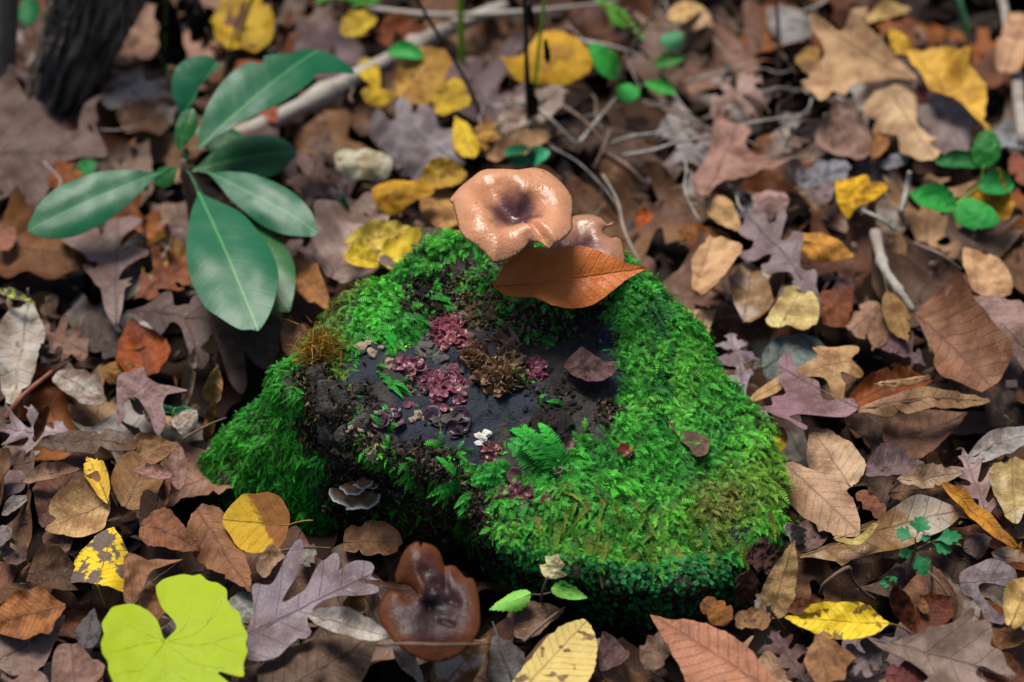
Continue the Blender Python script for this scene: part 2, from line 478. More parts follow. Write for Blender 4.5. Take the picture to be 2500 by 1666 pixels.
def grade(c, k=None, s=1.6):
    l = sum(c) / 3
    s = s if l < .24 else 1.2
    k = min(.92, max(.60, .48 + 1.15 * l)) * (1 if k is None else k)
    if c[1] < c[0] and c[2] < .45 * c[1] and c[0] > .3: k = max(k * .9, .76); s = 1.1
    return tuple(max(.004, (l + (x - l) * s) * k * w) for x, w in zip(c, (1.04, .98, .90)))
LEAFN = [0]
def leaf(reg, base, tip, kind='beech', col=(.2, .12, .08), label=None, W=None, trace=None, z=None, dz=0.0, t=None, style='plain',
         name=None, stalk=None, parent=None, gloss=.5, cat='leaf', group='fallen leaves on the forest floor', minz=.008, rib=True,
         step=.042, amp=None, seed=None, zb=None, zt=None, **sf):
    """a leaf whose outline follows the photograph on a plane through base and tip; it rests at height z (m)"""
    LEAFN[0] += 1
    seed = LEAFN[0] if seed is None else seed
    rg = random.Random(seed)
    W = DEFW[kind] if W is None else W
    z = (rg.uniform(.020, .034) if z is None else z) + .004
    t = rg.uniform(.05, .35) if t is None else t
    dz = rg.uniform(-.006, .010) if dz is None else dz
    pb, pt = np.array(px(reg, *base)), np.array(px(reg, *tip))
    if trace is not None:
        poly = np.array([px(reg, *q) for q in trace])
        poly = closed_spline(poly, 4, .8)
    else:
        uv = lib_outline(kind, W, seed)
        ax = pt - pb; pe = np.array([-ax[1], ax[0]])
        poly = pb + uv[:, :1] * ax + uv[:, 1:] * pe
    if parent is None: HERO_POLYS.append(poly)
    for it in range(3):
        zb_ = (z if zb is None else zb); zt_ = (z + dz if zt is None else zt)
        B, T = atz(pb, zb_), atz(pt, zt_)
        L, a, n, w = _axis(B, T, t)
        uvp = []
        for q in poly:
            d = onplane(q, B, n) - B
            uvp.append((d.dot(a) / L, d.dot(w) / L))
        uvp = np.array(uvp)
        Wr = np.abs(uvp[:, 1]).max() * 2
        surf = Surf(Wr, seed, nv=NVEIN[kind], rib=.0003 if style == 'fresh' else .0010, **sf)
        Mx = Matrix((a, w, n)).transposed()
        zs = [(B + Mx @ Vector((q[0], q[1], surf(q[0], q[1]))) * 1.0).z * 0 + (B + (a * q[0] + w * q[1] + n * surf(q[0], q[1])) * L).z for q in uvp[::3]]
        lo = min(zs)
        if lo >= minz - 1e-4 or zb is not None: break
        z += minz - lo
    uvr = roughen(uvp, kind, seed, amp)
    nm = name or {'oakw': 'oak_leaf', 'oakr': 'oak_leaf', 'beech': 'beech_leaf', 'rhodo': 'leaf', 'frag': 'leaf_fragment'}.get(kind, 'fallen_leaf')
    me = leaf_mesh(nm, uvr, L, surf, step, .0005 if parent is None else .0006, seed)
    M4 = Matrix.Translation(B) @ Mx.to_4x4()
    me.transform(M4)
    me.materials.append(leaf_mat(style, NVEIN[kind], gloss))
    ctr = Vector((B + T) / 2)
    if parent is None:
        o = link_mesh(nm, me, None, None, (ctr.x, ctr.y, lo))
        tag(o, label, cat, group)
    else:
        o = link_mesh(nm, me, None, parent)
        if label: o['label'] = label
    o.color = (*(grade(col) if style in ('plain', 'mould') and parent is None else col), 1)
    if rib or stalk:
        pts, rad = [], []
        r0 = max(.0004, L * .0060) if style != 'fresh' else L * .0030
        if stalk:
            sp = atz(np.array(px(reg, *stalk[:2])), stalk[2] if len(stalk) > 2 else max(.010, B.z - .006))
            b0 = B + n * (surf(0, 0) * L)
            for k in range(5):
                f = k / 5; pts.append(sp.lerp(b0, f) + Vector((0, 0, .12 * L * f * (1 - f)))); rad.append(r0 * (1.15 - .15 * f))
        vmid = 0.0
        for k in range(13):
            u = .0 + .94 * k / 12
            pts.append(B + (a * u + n * (surf(u, vmid) - .0015)) * L); rad.append(r0 * (1 - .85 * k / 12))
        mm = tube_mesh('midrib', pts, rad, 6)
        c2 = tuple(min(1, x * .40) for x in col) if style not in ('fresh', 'green') else tuple(min(1, x * 1.1 + .04) for x in col)
        st = link_mesh('stalk' if stalk else 'midrib', mm, RIBMAT, o)
        st.color = (*c2, 1)
    return o
M = NT('leaf_rib')
oi = M.n('ObjectInfo'); M.set(Base_Color=oi.outputs['Color'], Roughness=.5); RIBMAT = M.m

# ================================================================== the mossy stump
SC = Vector((.0, -.145))
TOPR = [(-.101, -.126, .098), (-.0885, -.147, .094), (-.066, -.186, .085), (-.030, -.200, .079), (-.006, -.222, .064), (.027, -.240, .056), (.075, -.240, .046),
        (.117, -.222, .042), (.136, -.180, .052), (.122, -.146, .068), (.090, -.118, .097), (.080, -.098, .109), (.069, -.083, .114), (.053, -.066, .119),
        (.015, -.056, .122), (-.0235, -.053, .121), (-.058, -.072, .115), (-.076, -.084, .109), (-.090, -.104, .103)]
BASR = [(-.198, -.120), (-.188, -.138), (-.150, -.150), (-.114, -.166), (-.066, -.168), (-.020, -.172), (.028, -.212), (.063, -.232), (.096, -.228), (.132, -.203),
        (.156, -.168), (.150, -.138), (.112, -.092), (.085, -.052), (.03, -.03), (-.05, -.032), (-.092, -.055), (-.128, -.088)]
def polar(pts):
    a = [(math.atan2(p[1] - SC.y, p[0] - SC.x) % (2 * math.pi), math.hypot(p[0] - SC.x, p[1] - SC.y), (p[2] if len(p) > 2 else 0)) for p in pts]
    a.sort()
    th = np.array([a[-1][0] - 2 * math.pi] + [q[0] for q in a] + [a[0][0] + 2 * math.pi])
    rr = np.array([a[-1][1]] + [q[1] for q in a] + [a[0][1]]); zz = np.array([a[-1][2]] + [q[2] for q in a] + [a[0][2]])
    return th, rr, zz
tT, tR, tZ = polar(TOPR); bT, bR, _ = polar(BASR)
NTH, NIN, NSD = 240, 40, 44
def smooth_per(x, k=7):
    ker = np.ones(k) / k
    return np.convolve(np.concatenate([x[-k:], x, x[:k]]), ker, 'same')[k:-k]
TH = np.arange(NTH) * 2 * math.pi / NTH
RT = smooth_per(np.interp(TH, tT, tR)); ZT = smooth_per(np.interp(TH, tT, tZ)); RB = smooth_per(np.interp(TH, bT, bR), 9)
verts, faces = [], []
CZ = .093
for i in range(NIN + NSD):
    for k in range(NTH):
        th = TH[k]
        if i < NIN:                                   # the cut face, hollowed a little
            f = i / NIN
            r = RT[k] * f; z = CZ * (1 - f ** 1.6) + ZT[k] * f ** 1.6 - .010 * (1 - f * f) * f
            nrm = Vector((0, 0, 1)); amp = .0045
        else:
            s = (i - NIN) / (NSD - 1)
            fl = RB[k] - RT[k]
            p = .78 if fl > .02 else 1.0
            r = RT[k] + fl * s ** p + .006 * math.sin(math.pi * min(1, s * 3)) * (1 if s < .34 else 0)
            z = ZT[k] - (ZT[k] + .012) * s ** 1.15
            nrm = Vector((math.cos(th), math.sin(th), .3)); amp = .006
        P = Vector((SC.x + r * math.cos(th), SC.y + r * math.sin(th), z))
        d = amp * (mnoise.noise(P * 38) + .6 * mnoise.noise(P * 90) + .35 * mnoise.noise(P * 210))
        if i >= NIN:                                  # bark furrows run down the side
            d += .0042 * mnoise.noise(Vector((th * 11, P.z * 14, 3))) + .0022 * mnoise.noise(Vector((th * 30, P.z * 30, 5)))
        verts.append(P + nrm * d)
ctr0 = len(verts)
verts.append(Vector((SC.x, SC.y, CZ)))
for i in range(NIN + NSD - 1):
    for k in range(NTH):
        k2 = (k + 1) % NTH
        a, b, c, d = i * NTH + k, i * NTH + k2, (i + 1) * NTH + k2, (i + 1) * NTH + k
        if i == 0: faces.append((ctr0, d, c))
        else: faces.append((a, d, c, b))
SV = np.array([tuple(v) for v in verts])
stump = empty('tree_stump', (SC.x, SC.y, 0))
tag(stump, 'low rotten tree stump overgrown with bright green moss and small fungi', 'stump')
sme = mesh_from('stump_wood', verts, faces)
# colour of the rotten wood: blue-black cut face, brown crumbly patches, grey-brown bark
def P2(reg, *pts): return np.array([px(reg, *p) for p in pts])
spx = topx(SV)
scol = np.zeros((len(SV), 3))
nz = np.array([mnoise.noise(Vector(v) * 60) + .5 * mnoise.noise(Vector(v) * 160) for v in SV])
nzb = np.array([mnoise.noise(Vector(v) * 22 + Vector((5, 3, 1))) for v in SV])
ring = np.repeat(np.arange(NIN + NSD), NTH); ring = np.append(ring, 0)
topm = ring < NIN
scol[topm] = (.009, .0155, .029)
scol[~topm] = (.022, .014, .009)
side = ~topm
scol[topm & (nzb + .4 * nz > .12)] = (.034, .027, .022)
scol[side] = np.where((nz[side] > .25)[:, None], np.array([[.06, .045, .03]]), scol[side])
def blob(reg, x, y, r, c, only=None, thr=-.15):
    q = np.array(px(reg, x, y)); rr = r * REG[reg][2]
    m = (np.hypot(*(spx - q).T) + nz * rr * .5 < rr) & (nz > thr)
    if only is not None: m &= only
    scol[m] = np.array(c) * (1 + .5 * nz[m])[:, None]
for a in [(1150, 690, 85, (.11, .085, .055)), (1090, 720, 60, (.13, .10, .06)), (1220, 720, 60, (.06, .045, .03)), (1000, 670, 60, (.028, .022, .018)), (1300, 720, 90, (.020, .015, .012)),
          (985, 790, 34, (.13, .11, .10)), (1040, 660, 60, (.022, .018, .016)), (1090, 800, 40, (.035, .03, .03)), (1290, 840, 60, (.020, .016, .014)), (1300, 940, 70, (.030, .022, .018))]:
    blob('V', *a, topm)
scol = np.clip(scol, .004, 1)
set_vcol(sme, scol)
M = NT('rotten_wood')
a = M.n('Attribute', attribute_name='Col'); tc = M.n('TexCoord').outputs['Object']
n1 = M.noise(tc, 120, 5, .7); n2 = M.noise(tc, 520, 4, .65)
c = M.mix(M.math('MULTIPLY', M.step(n1, .56, .74), .16), a.outputs['Color'], (.06, .05, .04))
c = M.mix(M.math('MULTIPLY', M.step(n2, .45, .7), .6), c, (.006, .006, .007))
c = M.mix(M.math('MULTIPLY', M.step(n2, .72, .76), .5), c, (.30, .28, .24))
M.set(Base_Color=c, Roughness=M.math('ADD', .55, M.math('MULTIPLY', n1, .35)))
M.bump(M.math('ADD', n1, M.math('MULTIPLY', n2, .5)), .9, .003)
wood = link_mesh('rotten_wood', sme, M.m, stump)
bvh = BVHTree.FromPolygons([Vector(v) for v in SV], faces)
def onstump(reg, x, y, up=0.0):
    d = ray(px(reg, x, y))
    h = bvh.ray_cast(CAM, d)
    if h[0] is None: return None, None
    n = h[1] if h[1].dot(d) < 0 else -h[1]
    return h[0] + n * up, n

# ------------------------------------------------------------------ moss: feathery fronds, one mass
tris = np.array([t for f in faces for t in (([f[0], f[1], f[2]],) if len(f) == 3 else ([f[0], f[1], f[2]], [f[0], f[2], f[3]]))])
A_, B_, C_ = SV[tris[:, 0]], SV[tris[:, 1]], SV[tris[:, 2]]
cr = np.cross(B_ - A_, C_ - A_); ar = np.linalg.norm(cr, axis=1) / 2
tn = cr / (ar[:, None] * 2 + 1e-12)
tcen = (A_ + B_ + C_) / 3
flip = (tn[:, 2] < -.2) | (((tcen - np.array([SC.x, SC.y, .03])) * tn).sum(1) < 0)
tn[flip] *= -1
tpx = topx(tcen)
tpx = tpx + 34 * np.array([(mnoise.noise(Vector(v) * 50), mnoise.noise(Vector(v) * 50 + Vector((9, 9, 9)))) for v in tcen]) + 22 * np.array([(mnoise.noise(Vector(v) * 140), mnoise.noise(Vector(v) * 140 + Vector((5, 5, 5)))) for v in tcen])
tview = ((np.array(CAM) - tcen) * tn).sum(1) > 0
BARE = P2('V', (770, 890), (790, 840), (870, 790), (950, 775), (930, 700), (1000, 650), (1120, 625), (1400, 690), (1400, 790), (1430, 890), (1410, 960), (1330, 1010), (1260, 1080), (1130, 1085), (1040, 1040), (960, 1010), (880, 1000), (820, 940))
BARE2 = P2('V', (905, 640), (1010, 600), (1180, 580), (1400, 690), (1380, 740), (1240, 780), (1000, 720))
BARK = P2('V', (680, 850), (760, 845), (800, 900), (860, 985), (960, 1010), (1050, 1060), (1130, 1190), (1120, 1320), (980, 1330), (850, 1290), (745, 1230), (735, 1060), (690, 960))
DARKLOW = P2('V', (1080, 1215), (1200, 1260), (1300, 1285), (1500, 1305), (1680, 1285), (1820, 1200), (1900, 1260), (1760, 1420), (1500, 1520), (1250, 1460), (1080, 1320))
LEFT = P2('V', (420, 1000), (520, 880), (690, 800), (720, 900), (760, 1060), (800, 1250), (600, 1260), (430, 1180))
dens = np.ones(len(tcen))
fb_ = np.array([mnoise.noise(Vector(v) * 75 + Vector((7, 2, 1))) + .6 * mnoise.noise(Vector(v) * 150) for v in tcen])
tzn = np.array([mnoise.noise(Vector(v) * 45) + .5 * mnoise.noise(Vector(v) * 120) for v in tcen])
m = inside(BARE, tpx) & tview; dens[m] = np.where(tzn[m] > .42, .10, .004)
m = inside(BARE2, tpx) & tview; dens[m] = np.where(tzn[m] > .02, .55, .04)
m = inside(BARK, tpx) & tview; dens[m] = np.where(tzn[m] > .34, .35, .008)
m = inside(DARKLOW, tpx) & tview; dens[m] = .6
dens *= .30 + .9 * np.clip(fb_ + .55, 0, 1.2)
dens[tcen[:, 2] < .002] = .15
wgt = ar * dens
NFR = 50000
pick = rng.choice(len(tris), NFR, p=wgt / wgt.sum())
r1, r2 = np.sqrt(rng.random(NFR)), rng.random(NFR)
MP = A_[pick] * (1 - r1)[:, None] + B_[pick] * (r1 * (1 - r2))[:, None] + C_[pick] * (r1 * r2)[:, None]
MN = tn[pick]
mpx = topx(MP)
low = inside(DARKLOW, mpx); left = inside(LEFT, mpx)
def fbm(P, s, o=0.0):
    return np.array([mnoise.noise(Vector(p) * s + Vector((o, o, o))) for p in P])
f1, f2, f3 = fbm(MP, 26), fbm(MP, 70, 9), fbm(MP, 14, 4)
G = {'mid': (.026, .21, .020), 'lite': (.050, .30, .026), 'yel': (.13, .27, .024), 'dark': (.012, .085, .016), 'brown': (.11, .085, .02)}
G = {k: np.array(v) for k, v in G.items()}
mc = np.tile(G['mid'], (NFR, 1))
def lerp(a, b, f): return a + (b - a) * np.clip(f, 0, 1)[:, None]
mc = lerp(mc, G['lite'], (f1 - .05) * 2.2)
mc = lerp(mc, G['dark'], (-f2 - .12) * 2.2)
mc = lerp(mc, G['brown'], (f3 - .42) * 3.0)
frontness = np.exp(-(((mpx[:, 0] - 1480) / 330) ** 2 + ((mpx[:, 1] - 1330) / 120) ** 2))
mc = lerp(mc, G['yel'], frontness * .40 * (f2 + .7))
lime = np.exp(-(((mpx[:, 0] - 1640) / 110) ** 2 + ((mpx[:, 1] - 930) / 130) ** 2)) * (f2 > -.05)
mc = lerp(mc, np.array((.10, .32, .03)), lime * .7)
redge = np.exp(-(((mpx[:, 0] - 1880) / 75) ** 2 + ((mpx[:, 1] - 1130) / 130) ** 2))
mc = lerp(mc, G['yel'], redge * .75)
mc[left] = lerp(np.tile(np.array((.012, .15, .012)), (left.sum(), 1)), np.array((.04, .24, .02)), f1[left] + .25)
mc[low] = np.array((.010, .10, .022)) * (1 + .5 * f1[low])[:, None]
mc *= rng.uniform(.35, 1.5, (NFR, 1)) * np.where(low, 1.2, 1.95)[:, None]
tufts = np.where(fbm(MP, 55, 2) > .15, 1.35, 1.0)
ln = rng.uniform(.0030, .0078, NFR) * tufts
ln[left] = rng.uniform(.003, .0065, left.sum())
wd = ln * rng.uniform(.28, .46, NFR)
wd[left] *= .75
# frond direction: mostly downhill and outwards, lifted from the surface
rnd = rng.normal(size=(NFR, 3))
out = MP - np.array([SC.x, SC.y, .05]); out[:, 2] = 0; out /= np.linalg.norm(out, axis=1)[:, None] + 1e-9
D = rnd * .9 + out * .40 + np.array([0, -.18, -.15])
D -= MN * (D * MN).sum(1)[:, None]; D /= np.linalg.norm(D, axis=1)[:, None] + 1e-9
lift = rng.uniform(.05, 1.1, NFR)
lift[left] = rng.uniform(.3, 1.0, left.sum())
steep = MN[:, 2] < .45
def fronds(P, Nn, Dd, l, w, lf, droop, K=9, cols=None, pin=.5):
    n = len(P)
    S = np.cross(Nn, Dd); S /= np.linalg.norm(S, axis=1)[:, None] + 1e-9
    def pos(s): return P + Dd * (l * s)[:, None] + Nn * (l * lf * (s - .45 * s * s))[:, None] - np.array([0, 0, 1]) * (l * droop * s * s)[:, None]
    V, C = [], []
    one = np.ones(n)
    for k in range(K):
        s = (k + .3) / K
        b = pos(one * s); b2 = pos(one * min(1, s + .10))
        q = w * (1 - s) ** .65 * (.75 if k == 0 else 1.0)
        for sg in (1, -1):
            tip = b + (S * sg * .85 + Dd * .55) * q[:, None] + Nn * (q * rng.uniform(-.25, .35, n))[:, None]
            V.append(np.stack([b, b2, tip], 1) if sg > 0 else np.stack([b2, b, tip], 1))
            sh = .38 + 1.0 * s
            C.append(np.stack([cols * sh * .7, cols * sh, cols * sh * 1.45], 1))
    b0, b1 = pos(one * 0), pos(one * 1.06)
    off = S * (l * .03)[:, None]
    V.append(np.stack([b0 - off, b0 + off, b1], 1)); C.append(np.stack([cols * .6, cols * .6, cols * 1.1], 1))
    return np.concatenate(V).reshape(-1, 3), np.concatenate(C).reshape(-1, 3)
def soup_mesh(name, V, C):
    n = len(V) // 3
    me = bpy.data.meshes.new(name)
    me.vertices.add(len(V)); me.vertices.foreach_set('co', V.astype(np.float32).ravel())
    me.loops.add(len(V)); me.loops.foreach_set('vertex_index', np.arange(len(V), dtype=np.int32))
    me.polygons.add(n); me.polygons.foreach_set('loop_start', np.arange(n, dtype=np.int32) * 3)
    me.update(calc_edges=True); me.validate()
    set_vcol(me, C)
    return me
MOSS = vcol_mat('moss_green', .55, .28, .25)
fr = ~low
dr = np.where(steep, .45, .2) * rng.uniform(.5, 1.3, NFR)
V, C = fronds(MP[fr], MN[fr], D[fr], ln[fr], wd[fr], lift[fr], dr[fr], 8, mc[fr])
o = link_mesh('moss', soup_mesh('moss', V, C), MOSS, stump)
tag(o, 'bright green feathery moss', None, None, 'stuff')
# hanging yellow-green fronds along the front lip of the stump
HP, HN, HD, HL, HC = [], [], [], [], []
for k in range(150):
    x = random.choice([random.gauss(1330, 40), random.gauss(1400, 25), random.gauss(1490, 35), random.gauss(1600, 60), random.uniform(1120, 1810)]); y = np.interp(x, [1120, 1300, 1500, 1680, 1760, 1810], [1205, 1240, 1270, 1255, 1200, 1130]) + random.uniform(-130, 10)
    p, n = onstump('V', x, y, .002)
    if p is None: continue
    HP.append(p); HN.append(n); d = Vector((random.uniform(-1, 1), -.8, random.uniform(-1.2, .3))); d -= n * d.dot(n)
    HD.append(d.normalized()); HL.append(random.uniform(.008, .016))
    HC.append(np.array(random.choice([(.11, .24, .02), (.17, .24, .03), (.05, .26, .02), (.04, .22, .02), (.03, .2, .02)])) * random.uniform(.8, 1.6))
for reg, x, y, dx, dy, l in [('V', 1282, 1090, -.80, 1.0, .054), ('V', 1255, 1060, -.9, .9, .040), ('V', 1300, 1090, -.5, 1.0, .040), ('V', 905, 995, -.75, .9, .022), ('V', 880, 985, -.6, .9, .016), ('V', 870, 860, .7, -.5, .014), ('V', 905, 890, .8, -.5, .014), ('V', 1060, 1120, -1, .3, .024), ('V', 1150, 1110, -1, .1, .026), ('V', 1180, 1080, -.9, .25, .024), ('V', 1100, 1140, -.6, -.5, .02), ('V', 1290, 930, -1, .25, .014), ('V', 940, 750, .5, -.6, .016), ('V', 920, 720, .8, -.5, .018), ('V', 880, 750, .7, -.7, .018), ('V', 1020, 690, .5, -.9, .016), ('V', 1000, 660, .8, -.5, .018), ('V', 970, 680, .9, -.1, .016), ('V', 1200, 1150, -.4, -.9, .02), ('V', 1230, 1190, -.2, -.9, .018), ('V', 860, 730, .6, -.8, .02)]:
    for j in range(3):
        p, n = onstump(reg, x + random.uniform(-14, 14) * (j > 0), y + random.uniform(-14, 14) * (j > 0), .001)
        if p is None: continue
        d = Vector((dx + random.uniform(-.2, .2), dy + random.uniform(-.2, .2), 0)); d -= n * d.dot(n)
        HP.append(p); HN.append(n); HD.append(d.normalized()); HL.append(l * random.uniform(.75, 1.1)); HC.append(np.array((.036, .38, .04)) * random.uniform(.7, 1.3))
for x, y, l in [(1355, 1225, .024), (1372, 1240, .020), (1340, 1215, .022), (1430, 1250, .018), (1480, 1255, .024), (1492, 1262, .018), (1545, 1268, .018), (1620, 1270, .022), (1650, 1262, .016), (1280, 1200, .020), (1230, 1195, .018), (1700, 1240, .018), (1760, 1180, .018)]:
    p, n = onstump('V', x, y, .003)
    if p is None: continue
    for j in range(2):
        d = Vector((random.uniform(-.35, .35), -.7, -.8)); d -= n * d.dot(n) * .7
        HP.append(p); HN.append(n); HD.append(d.normalized()); HL.append(l * random.uniform(.8, 1.15)); HC.append(np.array(random.choice([(.20, .27, .03), (.14, .30, .03), (.09, .32, .03)])) * random.uniform(.8, 1.3))
HP, HN, HD, HL, HC = map(np.array, (HP, HN, HD, HL, HC))
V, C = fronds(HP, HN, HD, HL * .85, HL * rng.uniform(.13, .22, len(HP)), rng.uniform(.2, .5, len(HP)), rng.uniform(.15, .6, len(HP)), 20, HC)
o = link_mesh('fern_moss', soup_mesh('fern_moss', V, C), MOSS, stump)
tag(o, 'yellow green fern-like moss fronds hanging over the stump edge', None, None, 'stuff')
# small round-leaved creeping moss low on the front
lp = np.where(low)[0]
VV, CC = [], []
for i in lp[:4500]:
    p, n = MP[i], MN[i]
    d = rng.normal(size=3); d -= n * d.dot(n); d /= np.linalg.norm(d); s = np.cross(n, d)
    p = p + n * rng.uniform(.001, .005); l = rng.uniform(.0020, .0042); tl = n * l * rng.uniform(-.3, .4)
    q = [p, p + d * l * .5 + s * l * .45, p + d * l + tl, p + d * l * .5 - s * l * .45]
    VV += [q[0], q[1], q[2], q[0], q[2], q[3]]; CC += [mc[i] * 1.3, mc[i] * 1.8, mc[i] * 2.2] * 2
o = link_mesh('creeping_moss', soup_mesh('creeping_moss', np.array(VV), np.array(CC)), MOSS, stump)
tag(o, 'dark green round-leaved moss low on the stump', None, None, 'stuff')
# the brown bristly tuft on the left shoulder
tp, tnrm = onstump('V', 745, 808, .002)
n = 900
dd = rng.normal(size=(n, 3)); dd += np.array(tnrm) * 1.0 + np.array([0, -.3, .1]); dd /= np.linalg.norm(dd, axis=1)[:, None]
base = np.array(tp) + rng.normal(size=(n, 3)) * .005
tipp = base + dd * rng.uniform(.006, .013, (n, 1))
sd_ = np.cross(dd, rng.normal(size=(n, 3))); sd_ /= np.linalg.norm(sd_, axis=1)[:, None]
V = np.stack([base - sd_ * .00035, base + sd_ * .00035, tipp], 1).reshape(-1, 3)
cc = np.array((.34, .20, .03)) * rng.uniform(.45, 1.5, (n, 1))
o = link_mesh('brown_moss_tuft', soup_mesh('brown_moss_tuft', V, np.repeat(cc, 3, 0)), MOSS, stump)
tag(o, 'golden brown bristly moss tuft', None, None, 'stuff')

# ================================================================== mushrooms
def mushroom_mat(name, c_rim, c_mid, c_ctr, rough=.28, ctr=(.16, .44), stri=(.76, 1.0), spots=.5):
    M = NT(name)
    uv = M.n('UVMap').outputs[0]; sp = M.n('SeparateXYZ'); M.l(uv, sp.inputs[0])
    rho, ang = sp.outputs[0], sp.outputs[1]
    tc = M.n('TexCoord').outputs['Object']
    n1 = M.noise(tc, 55, 4, .6); n2 = M.noise(tc, 420, 3, .6); n3 = M.noise(tc, 160, 4, .65)
    f = M.step(M.math('ADD', rho, M.math('MULTIPLY', M.math('SUBTRACT', n1, .5), .8)), *ctr)
    c = M.mix(f, c_ctr, c_mid)
    c = M.mix(M.step(M.math('ADD', rho, M.math('MULTIPLY', M.math('SUBTRACT', n3, .5), .3)), .6, .95), c, c_rim)
    st = M.math('MULTIPLY', M.math('ADD', M.math('SINE', M.math('MULTIPLY', ang, 620)), 1), .5)
    sm = M.step(rho, *stri)
    c = M.mix(M.math('MULTIPLY', M.math('MULTIPLY', st, sm), .14), c, tuple(x * .5 for x in c_rim))
    c = M.mix(M.math('MULTIPLY', M.step(n2, .67, .72), spots), c, tuple(x * .35 for x in c_ctr))
    c = M.mix(M.math('MULTIPLY', M.step(n3, .58, .78), .35), c, c_ctr)
    c = M.mix(M.math('MULTIPLY', M.step(n1, .45, .75), .45), c, M.mix(1.0, c, (.72, .55, .52), 'MULTIPLY'))
    c = M.mix(M.step(rho, .975, 1.0), c, tuple(x * .35 for x in c_rim))
    M.set(Base_Color=c, Roughness=M.math('ADD', rough, M.math('MULTIPLY', M.math('SUBTRACT', n3, .5), .6)))
    M.b.inputs['Specular IOR Level'].default_value = .55 if rough < .4 else .22
    M.b.inputs['Subsurface Weight'].default_value = .15; M.b.inputs['Subsurface Radius'].default_value = (.004, .002, .001)
    M.bump(M.math('ADD', M.math('MULTIPLY', M.math('MULTIPLY', st, sm), .04), M.math('ADD', n3, M.math('MULTIPLY', n2, .25))), .7, .0012)
    return M.m
gillm = simple_mat('gills', (.30, .19, .11), (.40, .27, .17), 90, .7, .3, .0005)
stemm = simple_mat('mushroom_stem', (.28, .17, .10), (.40, .26, .16), 70, .6, .5, .0008, (1, 1, .2))
def mushroom(reg, outline, centre, zc, t, mat, label, stem_to, funnel=.3, rim=.14, thick=.07, lobes=(), creases=(), wave=.03, az=0.0, stem_r=.006, seed=1, wide=.30):
    poly = closed_spline(np.array([px(reg, *q) for q in outline]), 5, .85)
    pc = px(reg, *centre)
    O = atz(pc, zc)
    n = (Vector((math.sin(az) * .25, 0, 1)) * (1 - t) + (CAM - O).normalized() * t).normalized()
    a = (VX - n * VX.dot(n)).normalized(); w = n.cross(a)
    uv = np.array([((onplane(q, O, n) - O).dot(a), (onplane(q, O, n) - O).dot(w)) for q in poly])
    S = np.abs(uv).max()
    pts, tr = triangulate(uv, S / 26, seed)
    db = bdist(uv, pts); dc = np.hypot(pts[:, 0], pts[:, 1]); rho = dc / (dc + db + 1e-9)
    ang = np.arctan2(pts[:, 1], pts[:, 0])
    wd2 = wide * (1 + .30 * np.sin(2 * ang + seed) + .16 * np.sin(3 * ang + 1))
    h = -funnel * S * np.exp(-(rho / wd2) ** 2) - rim * S * np.clip((rho - .62) / .38, 0, 1) ** 2
    h += wave * S * rho ** 2 * (np.sin(ang * 3 + seed) + .7 * np.sin(ang * 5 + seed * 2))
    h += .05 * S * np.array([mnoise.noise(Vector((p[0] / S * 1.8, p[1] / S * 1.8, seed))) for p in pts]) * (rho > .15)
    for a0, wdt, amp in lobes: 
        da = (ang - a0 + math.pi) % (2 * math.pi) - math.pi
        h += amp * S * np.exp(-(da / wdt) ** 2) * rho ** 1.5
    for p0, p1, dep, wdt in creases:
        q0, q1 = [onplane(px(reg, *q), O, n) - O for q in (p0, p1)]
        q0, q1 = np.array((q0.dot(a), q0.dot(w))), np.array((q1.dot(a), q1.dot(w)))
        tt = np.clip(((pts - q0) @ (q1 - q0)) / ((q1 - q0) ** 2).sum(), 0, 1)
        dd = np.hypot(*(pts - (q0 + tt[:, None] * (q1 - q0))).T)
        h -= dep * S * np.exp(-(dd / (wdt * S)) ** 2)
    th = thick * S * (1 - rho ** 5) + .012 * S
    nb = len(pts)
    top = [O + a * p[0] + w * p[1] + n * hh for p, hh in zip(pts, h)]
    bot = [O + a * p[0] * .995 + w * p[1] * .995 + n * (hh - tk) for p, hh, tk in zip(pts, h, th)]
    F = []
    for f in tr:
        i, j, k = f[:3]
        c2 = (pts[j][0] - pts[i][0]) * (pts[k][1] - pts[i][1]) - (pts[j][1] - pts[i][1]) * (pts[k][0] - pts[i][0])
        F.append((i, j, k) if c2 > 0 else (i, k, j))
    E = {(f[i], f[(i + 1) % 3]) for f in F for i in range(3)}
    rimf = [(y, x, x + nb, y + nb) for x, y in E if (y, x) not in E]
    capme = mesh_from('cap', top + [p for p in bot], F + rimf)
    uvl = capme.uv_layers.new(name='UVMap')
    idx = np.empty(len(capme.loops), np.int32); capme.loops.foreach_get('vertex_index', idx)
    d2 = np.stack([rho, ang / (2 * math.pi) + .5], 1); d2 = np.vstack([d2, d2])
    uvl.data.foreach_set('uv', d2[idx].astype(np.float32).ravel())
    foot = Vector(stem_to)
    root = empty('mushroom', foot)
    tag(root, label, 'mushroom')
    link_mesh('cap', capme, mat, root)
    gm = mesh_from('gills', bot, [f[::-1] for f in F])
    link_mesh('gills', gm, gillm, root)
    c0 = O - n * (funnel * S + thick * S + .05 * S + .002)
    sp_ = spline([foot - Vector((0, 0, .004)), foot.lerp(c0, .5) + Vector((.002, -.002, 0)), c0], 12)
    link_mesh('stem', tube_mesh('stem', sp_, [stem_r * (1.25 - .35 * math.sin(math.pi * min(1, i / 11 * 1.2)) ) for i in range(12)], 16, .12), stemm, root)
    return root
